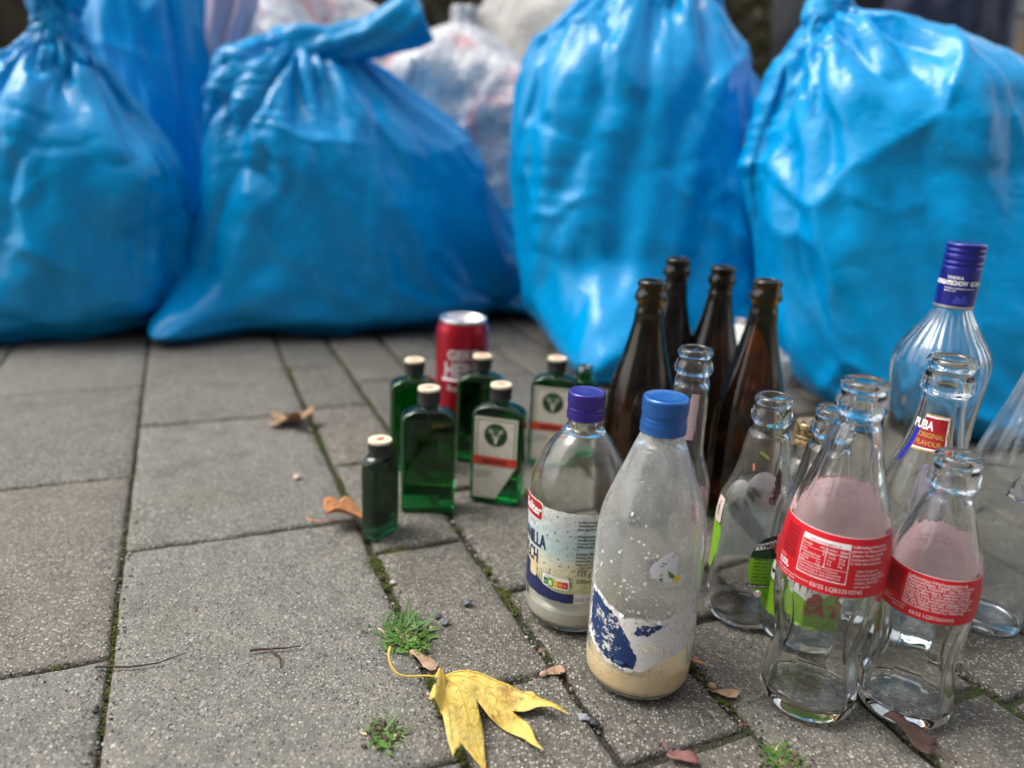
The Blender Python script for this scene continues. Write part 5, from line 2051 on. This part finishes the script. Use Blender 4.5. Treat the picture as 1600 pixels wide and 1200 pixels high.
def twig(label, pts, r):
    c = pts[0][0]
    t = thing('twig', label, 'twig', (c[0], c[1], 0), 0, 'thin dark twigs on the big slab')
    bm = bmesh.new()
    for br in pts:
        P = []
        for a, b in zip(br, br[1:]):
            for q in range(6):
                p = Vector(a).lerp(Vector(b), q / 6)
                n = noise.noise_vector(p * 90) * .0012
                P.append(Vector((p.x - c[0] + n.x, p.y - c[1] + n.y, .0022 + abs(n.z))))
        tube(bm, P, [r * (1 - .6 * i / len(P)) for i in range(len(P))], 7)
    bm_obj('stick', bm, simple('twig_bark', (.05, .03, .025), .8), t, True)


twig('long thin twig crossing the joint at the left', [[(-.2848, .4559, 0), (-.262, .4575, 0), (-.244, .463, 0), (-.227, .4755, 0)]], .0009)
twig('forked thin twig on the middle of the big slab', [[(-.1838, .4824, 0), (-.165, .486, 0), (-.1454, .490, 0)], [(-.170, .485, 0), (-.161, .476, 0), (-.1555, .461, 0)]], .0011)


def tuft(label, ctr, n, rad, h, sd):
    rng = random.Random(sd)
    t = thing('grass_tuft', label, 'grass', (*ctr, 0), 0, 'grass tufts growing from the joints')
    g1 = foliage_material('grass_blade_green', (.03, .10, .01), (.11, .24, .03)) if 'grass_blade_green' not in bpy.data.materials else bpy.data.materials['grass_blade_green']
    g2 = bpy.data.materials.get('grass_blade_dry') or simple('grass_blade_dry', (.48, .40, .24), .7)
    bm = bmesh.new()
    for k in range(n):
        a = rng.random() * 6.28
        d0 = rad * .45 * math.sqrt(rng.random())
        p = Vector((math.cos(a) * d0 * 1.1, math.sin(a) * d0 * 1.5, -.003)) + Vector((rng.gauss(0, rad * .25), rng.gauss(0, rad * .25), 0))
        a2 = a + rng.gauss(0, 1.3)
        out = Vector((math.cos(a2), math.sin(a2), 0))
        L = h * rng.uniform(.35, 1.0) * (1.5 if rng.random() < .06 else 1)
        w_ = rng.uniform(.0006, .0013)
        sd_ = Vector((-out.y, out.x, 0))
        lean = rng.uniform(.1, 2.3)
        tw = rng.gauss(0, .6)
        prev = None
        nseg = 7
        for i in range(nseg + 1):
            f = i / nseg
            ang = lean * f * 1.35
            c = p + out * (L * math.sin(ang) / max(.3, lean) * .8) * f ** .4 + Vector((0, 0, L * f * math.cos(ang * .75) * .75))
            c += sd_ * (tw * L * f * f)
            c.z = max(.001, c.z + noise.noise(c * 150) * .0015)
            ww = w_ * (1 - f ** 2.2) + .00005
            cur = (bm.verts.new(c - sd_ * ww), bm.verts.new(c + Vector((0, 0, -.0003)) * (1 - f)), bm.verts.new(c + sd_ * ww))
            if prev:
                for q in (0, 1):
                    fc = bm.faces.new((prev[q], prev[q + 1], cur[q + 1], cur[q]))
                    fc.material_index = 1 if k % 14 == 0 else 0
                    fc.smooth = True
            prev = cur
    bm_obj('blades', bm, [g1, g2], t)
    bm = bmesh.new()
    for k in range(60):
        q = Vector((rng.gauss(0, rad * .6), rng.gauss(0, rad * .4), .0015))
        r = bmesh.ops.create_icosphere(bm, subdivisions=1, radius=rng.uniform(.0006, .0018))
        for v in r['verts']:
            v.co = v.co * rng.uniform(.6, 1.2) + q
    bm_obj('root_crumbs', bm, varied('crumb_soil', (.09, .06, .04), .9, .5, 400), t)


tuft('bright green grass tuft, the larger one above the yellow leaf', (-.072, .512), 300, .022, .021, 1)
tuft('small grass tuft left of the yellow leaf, near the bottom edge', (-.0715, .4065), 110, .012, .013, 2)
tuft('grass tuft at the bottom edge below the taller red-label bottle', (.186, .400), 110, .013, .014, 3)


def grit():
    rng = random.Random(12)
    bm = bmesh.new()
    joints = [(.139, -.62, -.38, 0), (.232, -.70, -.36, 0), (.33, -.62, -.28, 0), (.526, -.6, -.3, 0), (-.424, .139, .232, 1), (-.23, .43, .52, 1), (-.072, -.8, -.4, 0)]
    for n_, a, b, ac in joints:
        for _ in range(int(abs(b - a) * 900)):
            q = rng.uniform(a, b)
            j = rng.gauss(0, .004)
            p = UN(n_ + j, q) if ac else UN(q, n_ + j)
            r0 = rng.uniform(.0004, .0014) * (1.8 if rng.random() < .05 else 1)
            z = .0006 if abs(j) > .0042 else -.004
            r = bmesh.ops.create_icosphere(bm, subdivisions=1, radius=r0)
            sx, sy = rng.uniform(.7, 1.5), rng.uniform(.6, 1.2)
            mi = rng.choice((0, 0, 0, 1, 2, 3))
            for v in r['verts']:
                v.co = Vector((v.co.x * sx + p.x, v.co.y * sy + p.y, v.co.z * .7 + z))
                for f in v.link_faces:
                    f.material_index = mi
    for _ in range(500):
        p = Vector((rng.uniform(-.5, .6), rng.uniform(.36, 1.0), .0007))
        r = bmesh.ops.create_icosphere(bm, subdivisions=1, radius=rng.uniform(.0003, .001))
        mi = rng.choice((0, 1, 2))
        for v in r['verts']:
            v.co = v.co + p
            for f in v.link_faces:
                f.material_index = mi
    o = bm_obj('grit', bm, [simple('grit_dark', (.045, .04, .035), .9), simple('grit_grey', (.22, .21, .2), .8), simple('grit_brown', (.16, .09, .055), .9), simple('grit_pale', (.42, .38, .33), .8)])
    tag(o, 'loose grit and crumbs of soil along the slab joints', 'grit', kind='stuff')


grit()
for lab, c, r0, col in (('bluish grey pebble on the slab right of the larger grass tuft', (-.0283, .558), .0042, (.07, .075, .10)),
                        ('grey pebble nearest the larger grass tuft, upper of two', (-.0513, .5379), .0032, (.08, .085, .10)),
                        ('flat grey pebble at the edge of the larger grass tuft, lower of two', (-.0445, .5297), .0038, (.10, .11, .13)),
                        ('light grey pebble in the joint right of the yellow leaf', (.0596, .4300), .0040, (.22, .23, .25)),
                        ('black pebble beside the light grey one right of the yellow leaf', (.0668, .4262), .0036, (.025, .025, .03)),
                        ('tiny cream pebble on the big slab, left of the flasks', (-.236, .7867), .0045, (.55, .45, .32))):
    bm = bmesh.new()
    bmesh.ops.create_icosphere(bm, subdivisions=3, radius=r0 * .78)
    for v in bm.verts:
        v.co += v.normal * noise.noise(v.co * 300 + Vector((c[0] * 50, 0, 0))) * r0 * .5
        v.co = Vector((v.co.x * 1.25, v.co.y, v.co.z * .6 + r0 * .55))
    o = bm_obj('pebble', bm, varied('pebble_stone', col, .55, .25, 500), None, True)
    o.location = (*c, 0)
    tag(o, lab, 'pebble', 'loose pebbles')


# pale crumpled thing between the dark beer bottles and the right blue bag
sack('plastic_scrap', 'pale crumpled plastic scrap lying between the brown bottles and the right blue bag', 'plastic scrap', (.345, 1.06, 0), .05, .15, M['beige'], 81, lean=-.03, lump=.008, part='film')
